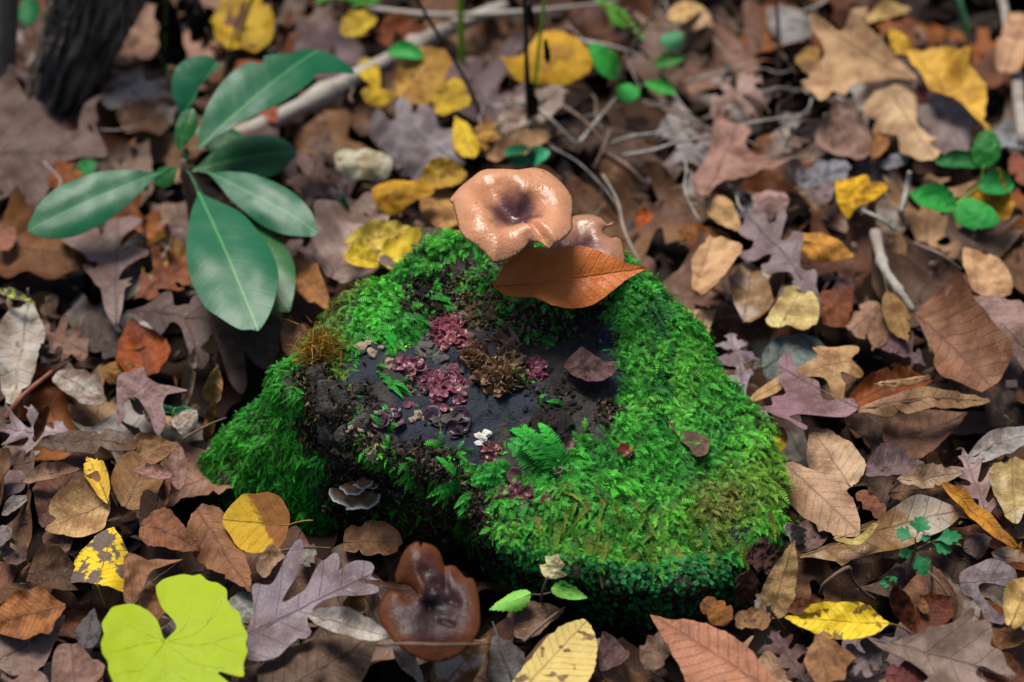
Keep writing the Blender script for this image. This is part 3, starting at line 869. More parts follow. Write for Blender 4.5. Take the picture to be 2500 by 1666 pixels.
CAP1 = [(350, 340), (420, 250), (500, 170), (600, 100), (680, 86), (800, 103), (950, 122), (1100, 84), (1220, 92), (1320, 168), (1400, 265), (1445, 350), (1442, 500), (1440, 600), (1385, 690), (1300, 750), (1230, 757), (1150, 732), (1060, 712), (1000, 758), (900, 800), (830, 830), (740, 847), (690, 815), (620, 765), (500, 700), (440, 620), (410, 500), (380, 385)]
p1, n1_ = onstump('V', 1185, 590)
capmat1 = mushroom_mat('cap_tan', (.55, .26, .13), (.56, .25, .12), (.085, .03, .032), .31, (.20, .60))
mushroom('K', CAP1, (920, 440), .170, .12, capmat1, 'large glossy tan funnel mushroom with wavy rim and dark purple centre on the stump', (p1.x + .004, p1.y + .004, p1.z - .006),
         funnel=.37, rim=.19, lobes=[(-1.9, .5, -.10), (2.2, .6, .05), (.9, .5, .06)], creases=[((1010, 530), (1240, 760), .11, .05)], wave=.045, seed=3, stem_r=.007, wide=.42)
CAP2 = [(1235, 840), (1250, 740), (1330, 620), (1440, 530), (1500, 508), (1600, 512), (1690, 555), (1750, 615), (1800, 590), (1805, 625), (1740, 640), (1712, 668), (1725, 695), (1790, 712), (1830, 705), (1880, 735), (1893, 800), (1908, 900), (1890, 975), (1800, 1040), (1600, 1080), (1400, 1050), (1280, 960)]
p2, _n = onstump('V', 1370, 625)
capmat2 = mushroom_mat('cap_dusty', (.38, .17, .085), (.34, .16, .09), (.13, .06, .065), .30, (.1, .6), spots=.8)
mushroom('K', CAP2, (1530, 800), .133, .22, capmat2, 'smaller brown mushroom with a notched rim behind the rust coloured leaf', (p2.x, p2.y + .01, p2.z - .006),
         funnel=.22, rim=.16, thick=.06, wave=.04, seed=5, stem_r=.005)
CAP3 = [(258, 1030), (290, 955), (350, 918), (410, 938), (440, 990), (500, 985), (520, 930), (480, 880), (430, 850), (390, 848), (368, 800), (395, 740), (425, 685), (490, 632), (535, 622), (548, 648), (565, 624), (640, 640), (690, 690), (712, 742), (780, 745), (850, 815), (905, 835), (940, 960), (950, 1130), (925, 1225), (850, 1305), (740, 1350), (600, 1367), (480, 1340), (370, 1270), (290, 1150), (262, 1080)]
capmat3 = mushroom_mat('cap_dark', (.105, .030, .008), (.036, .013, .013), (.009, .006, .008), .44, (.12, .62), (.80, 1.0), .3)
HERO_POLYS.append(P2('G', *CAP3)); HERO_POLYS.append(P2('G', *[(600 + (x - 600) * 1.25, 1010 + (y - 1010) * 1.25) for x, y in CAP3]))
g3 = atz(px('G', 600, 1100), 0)
mushroom('G', CAP3, (600, 1010), .074, .30, capmat3, 'dark wet brown mushroom with a split cap at the foot of the stump', (g3.x, g3.y + .012, .0),
         funnel=.15, rim=.11, thick=.05, creases=[((640, 880), (760, 960), .05, .07), ((560, 820), (600, 1000), .07, .09), ((690, 1120), (760, 1160), .05, .035), ((740, 980), (800, 1010), .05, .05), ((700, 690), (720, 900), .05, .04)], lobes=[(1.2, .5, .10), (2.75, .25, .10), (1.9, .3, .12)], wave=.045, seed=9, stem_r=.008)

# ================================================================== small fungi on the stump
jelly = NT('purple_jelly')
oi = jelly.n('ObjectInfo'); tc = jelly.n('TexCoord').outputs['Object']
jc = jelly.mix(jelly.noise(tc, 400, 3), oi.outputs['Color'], jelly.mix(1.0, oi.outputs['Color'], (.65, .58, .65), 'MULTIPLY'))
jelly.set(Base_Color=jc, Roughness=.38); jelly.b.inputs['Subsurface Weight'].default_value = .3; jelly.b.inputs['Subsurface Radius'].default_value = (.002, .001, .001)
def cup_mesh(seed, frill=.18, depth=.35):
    vs, fs = [(0, 0, -depth * .55)], []
    n = 18
    prof = [(.35, -depth * .4), (.7, -depth * .1), (.95, .12), (1.0, .10), (.8, -.16), (.45, -.55), (.2, -.9)]
    for r, z in prof:
        for k in range(n):
            a = 2 * math.pi * k / n
            f = 1 + frill * r * mnoise.noise(Vector((math.cos(a) * 1.4 + seed * 5, math.sin(a) * 1.4, seed)))
            vs.append((r * f * math.cos(a), r * f * math.sin(a), z + frill * r * r * math.sin(a * 2 + seed) + frill * .6 * r * math.sin(a * 3 + seed * 2)))
    for k in range(n): fs.append((0, 1 + k, 1 + (k + 1) % n))
    for i in range(len(prof) - 1):
        for k in range(n):
            fs.append((1 + i * n + k, 1 + (i + 1) * n + k, 1 + (i + 1) * n + (k + 1) % n, 1 + i * n + (k + 1) % n))
    me = mesh_from('jelly_cup', vs, fs); me.materials.append(jelly.m)
    return me
CUPS = [cup_mesh(s, fr, dp) for s, fr, dp in [(1, .10, .25), (2, .22, .15), (3, .30, .2), (4, .12, .4), (5, .34, .12)]]
def place(o, p, n, size, spin=0.0):
    q = Vector(n).to_track_quat('Z', 'Y').to_matrix().to_4x4()
    o.matrix_local = Matrix.Translation(p) @ q @ Matrix.Rotation(spin, 4, 'Z') @ Matrix.Scale(size, 4)
FRILLS = [cup_mesh(s, fr, dp) for s, fr, dp in [(11, .7, .3), (12, .9, .2), (13, 1.1, .3), (14, .8, .1)]]
def jelly_cluster(reg, spots, size, col, label, count=1, pile=0.0, name='jelly_fungus', group=None, seed=0, cups=None, part='jelly_cup'):
    rg = random.Random(seed)
    p0, n0 = onstump(reg, *spots[0][:2])
    root = empty(name, p0); tag(root, label, 'fungus', group)
    for (x, y, r, k) in spots:
        for j in range(k):
            a, q = rg.uniform(0, 6.28), r * math.sqrt(rg.random())
            p, n = onstump(reg, x + q * math.cos(a), y + q * math.sin(a))
            if p is None: continue
            o = bpy.data.objects.new(part, rg.choice(cups or CUPS)); COL.objects.link(o); o.parent = root
            up = pile * (1 - q / max(r, 1)) * rg.uniform(.4, 1)
            nn = (n + Vector((rg.uniform(-.6, .6), rg.uniform(-.9, .4), rg.uniform(-.1, .6)))).normalized()
            s = size * rg.uniform(.7, 1.25)
            place(o, p + n * (up + s * .35) - p0, nn, s, rg.uniform(0, 6))
            f = rg.uniform(.7, 1.25)
            o.color = (col[0] * f, col[1] * f, col[2] * f, 1)
    return root
PUR = (.24, .065, .10)
jelly_cluster('V', [(1030, 765, 36, 46), (1065, 785, 14, 8), (1000, 750, 14, 7)], .0030, (.25, .055, .075), 'tall rosy purple jelly fungus heap on the black cut face above the others', pile=.006, seed=1)
jelly_cluster('V', [(1030, 900, 42, 46), (985, 880, 26, 22), (1030, 865, 24, 16), (950, 850, 22, 14), (918, 836, 16, 8), (965, 840, 10, 5)], .0025, (.23, .068, .10), 'long trail of purple jelly fungus cups across the black cut face', pile=.004, seed=2)
jelly_cluster('V', [(1235, 848, 22, 24), (1228, 868, 12, 7)], .0021, (.23, .055, .085), 'small purple jelly fungus cluster beside the brown frilled bracket', pile=.003, seed=3)
jelly_cluster('V', [(885, 958, 26, 12), (870, 965, 14, 5)], .0038, (.09, .028, .06), 'dark violet jelly fungus folds at the front of the cut face', pile=.002, seed=4)
jelly_cluster('V', [(1050, 978, 24, 8), (1062, 960, 12, 4), (1000, 955, 20, 5)], .0040, (.055, .028, .045), 'blackish violet cup fungi under the long purple trail', pile=.002, seed=5)
jelly_cluster('V', [(1272, 1062, 24, 18), (1292, 1085, 14, 7)], .0028, (.20, .09, .115), 'mauve jelly fungus cluster nested in the moss', pile=.004, seed=6)
jelly_cluster('V', [(1185, 1138, 34, 24), (1165, 1150, 16, 8)], .0030, (.20, .048, .08), 'deep crimson purple jelly fungus half sunk in moss', pile=.005, seed=7)
jelly_cluster('V', [(1125, 1040, 24, 18)], .0020, (.17, .05, .04), 'reddish brown jelly fungus specks below the white flecks', pile=.001, seed=8)
jelly_cluster('V', [(1187, 1094, 1, 1)], .0042, (.20, .09, .09), 'single mauve disc fungus above the crimson cluster', pile=.004, seed=9)
jelly_cluster('V', [(1298, 1020, 3, 2)], .0042, (.17, .07, .06), 'single brownish cup fungus in the moss above the mauve cluster', pile=.005, seed=10)
jelly_cluster('V', [(1437, 1046, 12, 3)], .0036, (.20, .04, .02), 'rust red cup fungus in the moss', pile=.005, seed=11)
jelly_cluster('V', [(1162, 762, 12, 4)], .0026, (.17, .05, .07), 'tiny purple jelly fungus on the brown crumbly wood', pile=.001, seed=12)
jelly_cluster('V', [(1220, 1140, 8, 2), (1255, 1158, 4, 1)], .0036, (.15, .045, .06), 'two loose purple discs beside the crimson cluster', pile=.005, seed=13)
jelly_cluster('V', [(935, 898, 4, 1), (942, 930, 8, 3)], .0026, (.18, .06, .08), 'lone purple cups on the black wood left of the trail', pile=.0, seed=14)

def fan_mesh(name, seed, rad, spread=2.4, wav=.12, rings=7, seg=26, thick=.05, frill=.0):
    """a shelf fungus lobe: fan from its attachment at the origin, growing along +X"""
    vs, fs = [], []
    for lay in (0, 1):
        for i in range(rings + 1):
            f = i / rings
            for k in range(seg + 1):
                a = (k / seg - .5) * spread
                r = f * (1 + .14 * mnoise.noise(Vector((a * 2.2, seed * 3, 0))) + .08 * mnoise.noise(Vector((a * 7, seed, 1))))
                z = wav * f * f * math.sin(a * 4 + seed) + frill * f * f * math.sin(a * 11 + seed) + .10 * math.sin(f * 2.6) + .02 * math.sin(f * 22)
                if lay: z -= thick * (1 - f ** 3) + .02
                vs.append((r * math.cos(a) * rad, r * math.sin(a) * rad, z * rad))
    m = (rings + 1) * (seg + 1); w = seg + 1
    for lay in (0, 1):
        for i in range(rings):
            for k in range(seg):
                q = (i * w + k, (i + 1) * w + k, (i + 1) * w + k + 1, i * w + k + 1)
                q = tuple(x + lay * m for x in q)
                fs.append(q[::-1] if lay else q)
    for k in range(seg): fs.append((rings * w + k, rings * w + k + m, rings * w + k + 1 + m, rings * w + k + 1))
    for i in range(rings):
        for k in (0, seg):
            q = (i * w + k, i * w + k + m, (i + 1) * w + k + m, (i + 1) * w + k); fs.append(q if k == 0 else q[::-1])
    me = mesh_from(name, vs, fs)
    uvl = me.uv_layers.new(name='UVMap')
    for lp_ in me.loops:
        i = (lp_.vertex_index % m) // w; k = (lp_.vertex_index % m) % w
        uvl.data[lp_.index].uv = (i / rings, k / seg)
    return me
def zone_mat(name, stops, rough=.65):
    M = NT(name)
    uv = M.n('UVMap').outputs[0]; sp = M.n('SeparateXYZ'); M.l(uv, sp.inputs[0])
    tc = M.n('TexCoord').outputs['Object']; nn = M.noise(tc, 230, 4, .65)
    r = M.n('ValToRGB'); f = M.math('ADD', sp.outputs[0], M.math('MULTIPLY', M.math('SUBTRACT', nn, .5), .12)); M.l(f, r.inputs[0])
    els = r.color_ramp.elements
    while len(els) < len(stops): els.new(.5)
    for e, (p, c) in zip(els, stops): e.position = p; e.color = (*c, 1)
    c = M.mix(M.math('MULTIPLY', M.step(nn, .5, .72), .5), r.outputs[0], M.mix(1.0, r.outputs[0], (.4, .36, .33), 'MULTIPLY'))
    M.set(Base_Color=c, Roughness=rough)
    M.bump(M.math('ADD', nn, M.math('MULTIPLY', M.math('SINE', M.math('MULTIPLY', sp.outputs[1], 240)), .08)), .6, .0012)
    return M.m
zt = zone_mat('turkey_tail', [(.0, (.26, .12, .035)), (.35, (.16, .085, .04)), (.55, (.26, .14, .06)), (.75, (.12, .085, .07)), (.88, (.22, .18, .15)), (.95, (.66, .66, .62)), (1, (.70, .70, .66))])
zb_ = zone_mat('brown_frill', [(0, (.05, .025, .015)), (.4, (.15, .08, .04)), (.8, (.28, .165, .08)), (1, (.15, .085, .045))])
zd = zone_mat('dark_bracket', [(0, (.03, .022, .018)), (.6, (.06, .045, .04)), (1, (.10, .08, .07))])
zp = zone_mat('mauve_bracket', [(0, (.16, .08, .07)), (.45, (.05, .05, .06)), (.8, (.17, .10, .095)), (1, (.24, .15, .15))], .35)
zw = zone_mat('pale_bits', [(0, (.30, .22, .14)), (.6, (.50, .40, .28)), (1, (.60, .52, .40))])
def bracket(reg, x, y, lobes, mat, label, name='bracket_fungus', up=.001, seed=0, part='shelf'):
    rg = random.Random(seed)
    p0, n0 = onstump(reg, x, y, up)
    root = empty(name, p0); tag(root, label, 'fungus')
    for i, (dx, dy, size, head, lift, tiltf, *ex) in enumerate(lobes):
        p, n = onstump(reg, x + dx, y + dy, up + lift)
        if p is None: p, n = p0, n0
        me = fan_mesh(part, seed * 10 + i, size, *(ex or [2.4]))
        me.materials.append(mat)
        # grow along heading (deg in plan, 270 = towards the viewer), face tilted between up and the wood's normal
        h = Vector((math.cos(R(head)), math.sin(R(head)), 0))
        up_ = (Vector((0, 0, 1)) * (1 - tiltf) + n * tiltf).normalized()
        h = (h - up_ * h.dot(up_)).normalized(); s = up_.cross(h)
        o = bpy.data.objects.new(part, me); COL.objects.link(o); o.parent = root
        m = Matrix((h, s, up_)).transposed().to_4x4()
        o.matrix_local = Matrix.Translation(p - p0) @ m
    return root
bracket('V', 812, 1118, [(-10, 2, .0105, 240, .001, .25, 2.2), (18, 4, .0120, 280, .001, .25, 2.3), (2, -22, .0085, 262, .002, .3, 2.0), (22, -30, .0070, 280, .002, .3, 1.9), (46, -14, .0036, 300, .001, .25)], zt, 'banded bracket fungus with white rims on the dark front bark', seed=2)
jelly_cluster('V', [(1160, 850, 40, 44), (1165, 800, 20, 12), (1140, 880, 26, 16), (1090, 822, 24, 22), (1110, 870, 16, 8)], .0036, (.25, .15, .07), 'brown frilled rosette bracket fungus in the middle of the cut face', pile=.003, seed=33, cups=FRILLS, part='frill', name='bracket_fungus')
p, n = onstump('V', 1360, 850, .003)
MAUVE = dict(reg='N', base=(640, 840), tip=(990, 830), kind='frag', col=(.17, .115, .115), label='flat mauve grey bracket with a curled edge half covered by moss', zb=p.z + .002, zt=p.z + .003, t=.35, gloss=.34, curl=.10, crump=.07, bend=.2, twist=.2, rib=False, name='bracket_fungus', cat='fungus', group='bracket fungi',
             trace=[(632, 835), (640, 790), (690, 735), (750, 700), (830, 740), (900, 790), (985, 805), (975, 860), (930, 905), (880, 922), (790, 928), (700, 885)])
leaf(**MAUVE)
bracket('V', 1045, 955, [(0, 0, .008, 250, .001, .6, 2.8, .2), (-30, 8, .007, 260, .001, .6, 2.6, .2)], zd, 'small charcoal shelf fungus below the purple trail', seed=6)
def lump_mesh(seed):
    bm = bmesh.new(); bmesh.ops.create_icosphere(bm, subdivisions=2, radius=1)
    for v in bm.verts:
        q = v.co.copy(); v.co = q * (1 + .6 * mnoise.noise(q * 1.5 + Vector((seed * 7, 0, 0))) + .5 * mnoise.noise(q * 3.6 + Vector((seed * 3, 1, 0)))); v.co.z *= .55; v.co.x *= 1.3
    me = bpy.data.meshes.new('lump'); bm.to_mesh(me); bm.free()
    return me
crumbm = simple_mat('pale_crumb', (.30, .21, .13), (.52, .41, .29), 300, .8, .6, .0008)
whitem = simple_mat('white_crumb', (.62, .60, .52), (.78, .76, .68), 300, .7, .5, .0006)
darkm = simple_mat('dark_crumb', (.014, .011, .009), (.045, .035, .028), 200, .8, .9, .0015)
brownm = simple_mat('brown_crumb', (.10, .065, .035), (.24, .16, .085), 200, .85, .9, .0012)
def lumps(label, spots, mat, name, cat, seed, part='lump', group=None):
    rg = random.Random(seed)
    p0, n0 = onstump('V', *spots[0][:2])
    root = empty(name, p0); tag(root, label, cat, group)
    for x, y, s in spots:
        p, n = onstump('V', x, y, s * .35)
        if p is None: continue
        me = lump_mesh(rg.random() * 50); me.materials.append(mat)
        o = bpy.data.objects.new(part, me); COL.objects.link(o); o.parent = root
        place(o, p - p0, (n + Vector((rg.uniform(-.4, .4), rg.uniform(-.4, .4), rg.uniform(-.4, .4)))).normalized(), s, rg.uniform(0, 6))
    return root
rg = random.Random(3)
lumps('cluster of pale tan woody crumbs on the dark front bark', [(800, 1040, .0030), (775, 1035, .0028), (815, 1055, .0026), (795, 1020, .0026), (790, 1056, .0024), (808, 1070, .0022), (780, 1012, .0024), (770, 1050, .0018)], crumbm, 'wood_crumbs', 'crumbs', 1, 'crumb')
lumps('pale crumb pair right of the tan crumb cluster', [(862, 1048, .0036), (845, 1030, .0024), (868, 1030, .0022), (838, 1052, .0018)], crumbm, 'wood_crumbs', 'crumbs', 2, 'crumb')
lumps('light crumbs high on the front bark', [(835, 985, .0028), (805, 990, .0024), (820, 1000, .0018), (850, 1000, .0016), (790, 975, .0018)], crumbm, 'wood_crumbs', 'crumbs', 3, 'crumb')
lumps('cream woody crumbs near the yellow dots', [(830, 800, .0030), (855, 812, .0026), (895, 838, .0028), (845, 790, .0020), (875, 800, .0016)], crumbm, 'wood_crumbs', 'crumbs', 4, 'crumb')
lumps('bright white flecks on the black cut face', [(1105, 1008, .0028), (1118, 998, .0022), (1100, 1020, .0018), (1110, 1016, .0016)], whitem, 'white_flecks', 'crumbs', 5, 'fleck')
lumps('tiny white bead on the left bark', [(742, 1012, .0017)], whitem, 'white_flecks', 'crumbs', 6, 'fleck')
lumps('cream crumbs below the purple trail', [(960, 955, .0026), (972, 962, .0020), (948, 965, .0018), (985, 950, .0016)], crumbm, 'wood_crumbs', 'crumbs', 7, 'crumb')
lumps('blackish crumbly clump beside the fern-like moss frond', [(1265 + rg.gauss(0, 17), 985 + rg.gauss(0, 20), rg.uniform(.0016, .0042)) for _ in range(34)], darkm, 'rotten_wood_clump', 'wood', 8, 'chunk')
lumps('brown crumbly wood heap on the cut face behind the purple fungi', [(1130 + rg.gauss(0, 48), 715 + rg.gauss(0, 24), rg.uniform(.0008, .0024)) for _ in range(46)], brownm, 'rotten_wood_clump', 'wood', 9, 'chunk')
lumps('dark rotten wood edge under the rust coloured leaf', [(1260 + rg.gauss(0, 85), 735 + rg.gauss(0, 20), rg.uniform(.0008, .0028)) for _ in range(60)], darkm, 'rotten_wood_clump', 'wood', 10, 'chunk')
lumps('dark crumbs along the left rim of the cut face', [(985 + rg.gauss(0, 50), 680 + rg.gauss(0, 24), rg.uniform(.0008, .0026)) for _ in range(40)], darkm, 'rotten_wood_clump', 'wood', 11, 'chunk')
lumps('dark crumbs between the mauve bracket and the blackish clump', [(1310 + rg.gauss(0, 45), 925 + rg.gauss(0, 30), rg.uniform(.0008, .0024)) for _ in range(34)], darkm, 'rotten_wood_clump', 'wood', 12, 'chunk')
lumps('greyish rotten wood ridge left of the rosy fungus heap', [(960 + k * 5 + rg.gauss(0, 8), 765 + k * 6 + rg.gauss(0, 8), rg.uniform(.0014, .0028)) for k in range(18)], simple_mat('grey_crumb', (.09, .08, .075), (.26, .23, .21), 250, .85, .9, .001), 'rotten_wood_clump', 'wood', 13, 'chunk')
# crumbled bark all over the dark front
CR2 = P2('V', (920, 640), (1010, 610), (1120, 640), (1240, 690), (1400, 700), (1410, 760), (1330, 790), (1250, 780), (1180, 790), (1090, 760), (1000, 740), (930, 700))
CR3 = P2('V', (1250, 900), (1400, 880), (1420, 960), (1330, 1010), (1240, 1030), (1230, 960))
m = (inside(BARK, tpx) | inside(CR2, tpx) | inside(CR3, tpx) | inside(BARE, tpx)) & tview
wf = ar * m * np.where(inside(CR2, tpx), np.where(tzn > -.15, .8, .05), np.where(inside(CR3, tpx), np.where(tzn > -.05, .6, .05), np.where(inside(BARE, tpx) & ~inside(BARK, tpx), np.where(tzn > .34, .35, .006), 1.0)))
NB = 8600
pk = rng.choice(len(tris), NB, p=wf / wf.sum())
r1, r2 = np.sqrt(rng.random(NB)), rng.random(NB)
BP = A_[pk] * (1 - r1)[:, None] + B_[pk] * (r1 * (1 - r2))[:, None] + C_[pk] * (r1 * r2)[:, None] + tn[pk] * rng.uniform(.0, .003, (NB, 1))
e1 = rng.normal(size=(NB, 3)); e1 /= np.linalg.norm(e1, axis=1)[:, None]; e2 = np.cross(e1, rng.normal(size=(NB, 3))); e2 /= np.linalg.norm(e2, axis=1)[:, None]
sz = rng.uniform(.0006, .0024, (NB, 1)); e3 = np.cross(e1, e2)
q = [BP + e1 * sz, BP - e1 * sz * .5 + e2 * sz * .8, BP - e1 * sz * .5 - e2 * sz * .8, BP + e3 * sz * .6]
V = np.stack([q[0], q[1], q[3], q[1], q[2], q[3], q[2], q[0], q[3], q[0], q[2], q[1]], 1).reshape(-1, 3)
cc = np.array([(.012, .008, .005), (.03, .019, .011), (.06, .04, .022), (.13, .10, .06), (.02, .022, .012)])[np.where((BP[:, 2] > .085) & (np.abs(topx(BP)[:, 0] - 1200) < 110), rng.choice([1, 2, 3, 3, 3], NB), rng.integers(0, 5, NB))] * rng.uniform(.6, 1.3, (NB, 1))
o = link_mesh('bark_crumble', soup_mesh('bark_crumble', V, np.repeat(cc, 12, 0)), vcol_mat('bark_crumble', .85, 0, .2), stump)
tag(o, 'dark crumbling bark and rotten wood on the stump', None, None, 'stuff')
# yellow slime dots
ym = simple_mat('yellow_dot', (.75, .62, .03), (.8, .7, .05), 200, .4, .2, .0003)
sph = bmesh.new(); bmesh.ops.create_icosphere(sph, subdivisions=2, radius=1); sme2 = bpy.data.meshes.new('yellow_disc')
for v in sph.verts: v.co.z = v.co.z * .5 + .15 * (v.co.x ** 2 + v.co.y ** 2) * (1 if v.co.z > 0 else 0)
sph.to_mesh(sme2); sph.free(); sme2.materials.append(ym); sme2.polygons.foreach_set('use_smooth', [True] * len(sme2.polygons))
p0, n0 = onstump('M', 1440, 675)
root = empty('yellow_disc_fungus', p0); tag(root, 'tiny bright yellow disc fungi dotted on the cut face', 'fungus')
for x, y, s in [(1410, 672, 1.1), (1438, 655, .8), (1455, 682, 1.4), (1425, 690, .8), (1470, 672, .7), (1498, 690, .9), (1395, 655, .5), (1440, 668, .9), (1480, 660, .5)]:
    p, n = onstump('M', x, y, .0006)
    o = bpy.data.objects.new('yellow_disc', sme2); COL.objects.link(o); o.parent = root; place(o, p - p0, n, s * .0009)
# bark plates standing proud on the left front of the stump
barkm = simple_mat('bark_grey', (.018, .014, .010), (.085, .078, .068), 160, .9, 1.0, .004)
rg = random.Random(5)
for i, (x, y, l, w_) in enumerate([(730, 905, .030, .009), (745, 950, .034, .010), (770, 985, .030, .009), (790, 940, .026, .008), (810, 975, .024, .009), (720, 860, .022, .008), (800, 905, .020, .008), (835, 1000, .018, .007), (760, 1030, .022, .008)]):
    p, n = onstump('V', x, y, .001)
    dn = Vector((rg.uniform(-.2, .5), -.3, -1)); dn = (dn - n * dn.dot(n)).normalized(); s = n.cross(dn)
    vs, fs = [], []
    for lay in (0, 1):
        for iu in range(9):
            for iv in range(5):
                u, v = iu / 8 - .5, iv / 4 - .5
                ed = (1 - (2 * v) ** 4) * (1 - (2 * u) ** 6)
                q = p + dn * (u * l) + s * (v * w_ * (1 + .35 * mnoise.noise(Vector((u * 5, i, 0))))) + n * ((.0016 * ed - .001 + .0030 * mnoise.noise(Vector((u * 9, v * 6, i * 2.0))) + .0016 * mnoise.noise(Vector((u * 22, v * 12, i * 3.0)))) if lay == 0 else -.006)
                vs.append(q)
    for lay in (0, 1):
        for iu in range(8):
            for iv in range(4):
                q = tuple(lay * 45 + x_ for x_ in (iu * 5 + iv, iu * 5 + iv + 1, iu * 5 + iv + 6, iu * 5 + iv + 5)); fs.append(q if lay == 0 else q[::-1])
    bd = [k for k in range(5)] + [5 * k + 4 for k in range(1, 9)] + [40 + k for k in (3, 2, 1, 0)] + [5 * k for k in range(7, 0, -1)]
    for a_, b_ in zip(bd, bd[1:] + bd[:1]): fs.append((b_, a_, a_ + 45, b_ + 45))
    link_mesh('bark_plate', mesh_from('bark_plate', vs, fs), barkm, stump)

# ================================================================== the leaf lying on the stump
leaf('K', (760, 1205), (2090, 1045), 'beech', (.52, .14, .022), 'shiny rust orange leaf leaning on the mushrooms on top of the stump', style='rust', t=.62, zb=.131, zt=.133, fold=.34, curl=-.16, bend=.10, twist=.12, crump=.018, wave=.012, gloss=.27, step=.035, rib=True, amp=.004,
     trace=[(745, 1205), (750, 1160), (800, 1080), (870, 980), (960, 900), (1080, 855), (1200, 832), (1330, 845), (1500, 835), (1650, 870), (1800, 940), (1900, 990), (2000, 1015), (2092, 1045), (1960, 1110), (1840, 1200), (1700, 1310), (1580, 1370), (1440, 1392), (1280, 1375), (1180, 1330), (1080, 1290), (950, 1297), (850, 1285), (790, 1250)], stalk=(715, 1190, .128))
p, n = onstump('V', 1590, 1010)
leaf('N', (1340, 1190), (1600, 1400), 'frag', (.20, .15, .12), 'small dry fan shaped leaf scrap caught in the moss', zb=p.z + .006, zt=p.z + .001, t=.3, curl=.1,
     trace=[(1310, 1170), (1400, 1240), (1480, 1260), (1560, 1290), (1620, 1340), (1590, 1420), (1520, 1450), (1470, 1380), (1400, 1290)], name='leaf_fragment')

# ================================================================== fallen leaves around the stump
BR, DK, TAN, PK, GP, OR_, OC = (.19, .11, .075), (.085, .05, .04), (.46, .29, .16), (.31, .20, .16), (.22, .175, .185), (.34, .13, .045), (.60, .34, .05)
def rl(*a, **k): return leaf(*a, **k)
# ---- left side
rl('A', (-60, 1030), (720, 1040), 'oakw', (.185, .14, .13), 'broad grey brown oak leaf leaning on the dark trunk foot', z=.032, t=.35, crump=.03, curl=.02, bend=.05,
   trace=[(-70, 1000), (-70, 700), (40, 560), (95, 495), (140, 600), (230, 720), (420, 860), (520, 870), (540, 740), (600, 650), (700, 590), (640, 680), (650, 780), (640, 830), (700, 950), (732, 1050), (690, 1072), (560, 1060), (430, 1110), (380, 1180), (300, 1310), (230, 1400), (170, 1465), (105, 1440), (150, 1360), (165, 1300), (100, 1290), (-70, 1330)])
rl('A', (1140, 820), (640, 440), 'maple', (.24, .155, .11), 'brown lobed leaf with yellow flecks behind the evergreen seedling', W=.85, z=.026, t=.4, style='mould')
rl('A', (720, 400), (1180, 60), 'ovate', (.36, .24, .18), 'wide pinkish tan leaf behind the dark trunk foot', W=.75, t=.4, bend=.2)
rl('A', (1690, 370), (1590, -60), 'round', (.50, .34, .03), 'large dull yellow oval leaf behind the tall green stems', W=.95, t=.45)
rl('A', (1600, 380), (1870, 800), 'beech', (.33, .13, .09), 'reddish brown leaf half hidden under the big evergreen leaf', W=.55, z=.03)
rl('D', (785, 670), (800, -60), 'oakw', (.25, .20, .195), 'grey violet oak leaf with deep lobes hanging below the evergreen seedling', z=.032, t=.4, crump=.02, bend=-.1, curl=.03, fold=.1, stalk=(832, 722, .02), gloss=.42,
   trace=[(785, 675), (720, 590), (680, 450), (560, 320), (590, 285), (640, 322), (668, 280), (640, 240), (500, 170), (390, 90), (420, 30), (600, -20), (660, 20), (668, 95), (700, 40), (720, -60), (900, -60), (960, 0), (870, 60), (810, 110), (800, 170), (860, 150), (1000, 200), (990, 240), (870, 290), (800, 370), (832, 430), (830, 480), (812, 580)])
rl('D', (-60, 130), (630, 240), 'maple', (.20, .105, .055), 'dark streaked brown leaf left of the violet oak leaf', W=.85, z=.024, t=.35, crump=.04)
rl('D', (900, 490), (1330, 230), 'oakw', (.25, .12, .08), 'reddish brown lobed leaf under the drooping evergreen leaf', W=.9, z=.026, t=.3)
rl('D', (830, 540), (1890, 760), 'oakw', (.115, .08, .07), 'dark chocolate oak leaf between the evergreen seedling and the stump', W=.62, z=.034, t=.3, crump=.02, gloss=.4)
rl('D', (1010, 1040), (880, 640), 'ovate', (.30, .11, .04), 'orange brown leaf poking out below the chocolate oak leaf', W=.85, z=.022)
rl('D', (1800, 990), (1850, 520), 'beech', (.44, .24, .09), 'caramel tan leaf touching the mossy root on the left', W=.6, z=.020)
rl('D', (2050, 960), (1960, 620), 'beech', (.26, .17, .12), 'brown leaf tip pressed against the left of the stump', W=.6, z=.028)
rl('D', (1850, 190), (2245, 550), 'beech', (.46, .22, .09), 'narrow orange tan leaf beside the shoulder of the stump', W=.42, z=.034, t=.3, fold=.15)
rl('D', (1000, 1060), (870, 1180), 'oakw', (.36, .255, .265), 'small lilac pink oak leaf standing on its lobes left of the stump', z=.042, t=.5, crump=.02, curl=.0, gloss=.42,
   trace=[(795, 1030), (880, 985), (970, 950), (990, 1010), (1060, 1070), (1200, 1110), (1262, 1142), (1130, 1155), (1100, 1220), (1120, 1320), (1082, 1402), (1050, 1380), (1000, 1270), (930, 1170), (870, 1170), (838, 1200), (852, 1270), (800, 1335), (788, 1200)])
rl('D', (1430, 1210), (1470, 950), 'beech', (.50, .32, .17), 'small curled tan leaf standing beside the mossy root', W=.5, z=.03, t=.7, curl=.5, zb=.03, zt=.055)
rl('D', (1390, 1480), (1440, 1190), 'strap', (.34, .19, .10), 'twisted brown leaf strip hanging along the mossy root', W=.28, zb=.016, zt=.045, t=.6, twist=.9)
rl('D', (1250, 1230), (1320, 825), 'strap', (.38, .30, .24), 'pale rolled leaf sliver standing beside the lilac oak leaf', W=.2, zb=.018, zt=.05, t=.5, curl=.6)
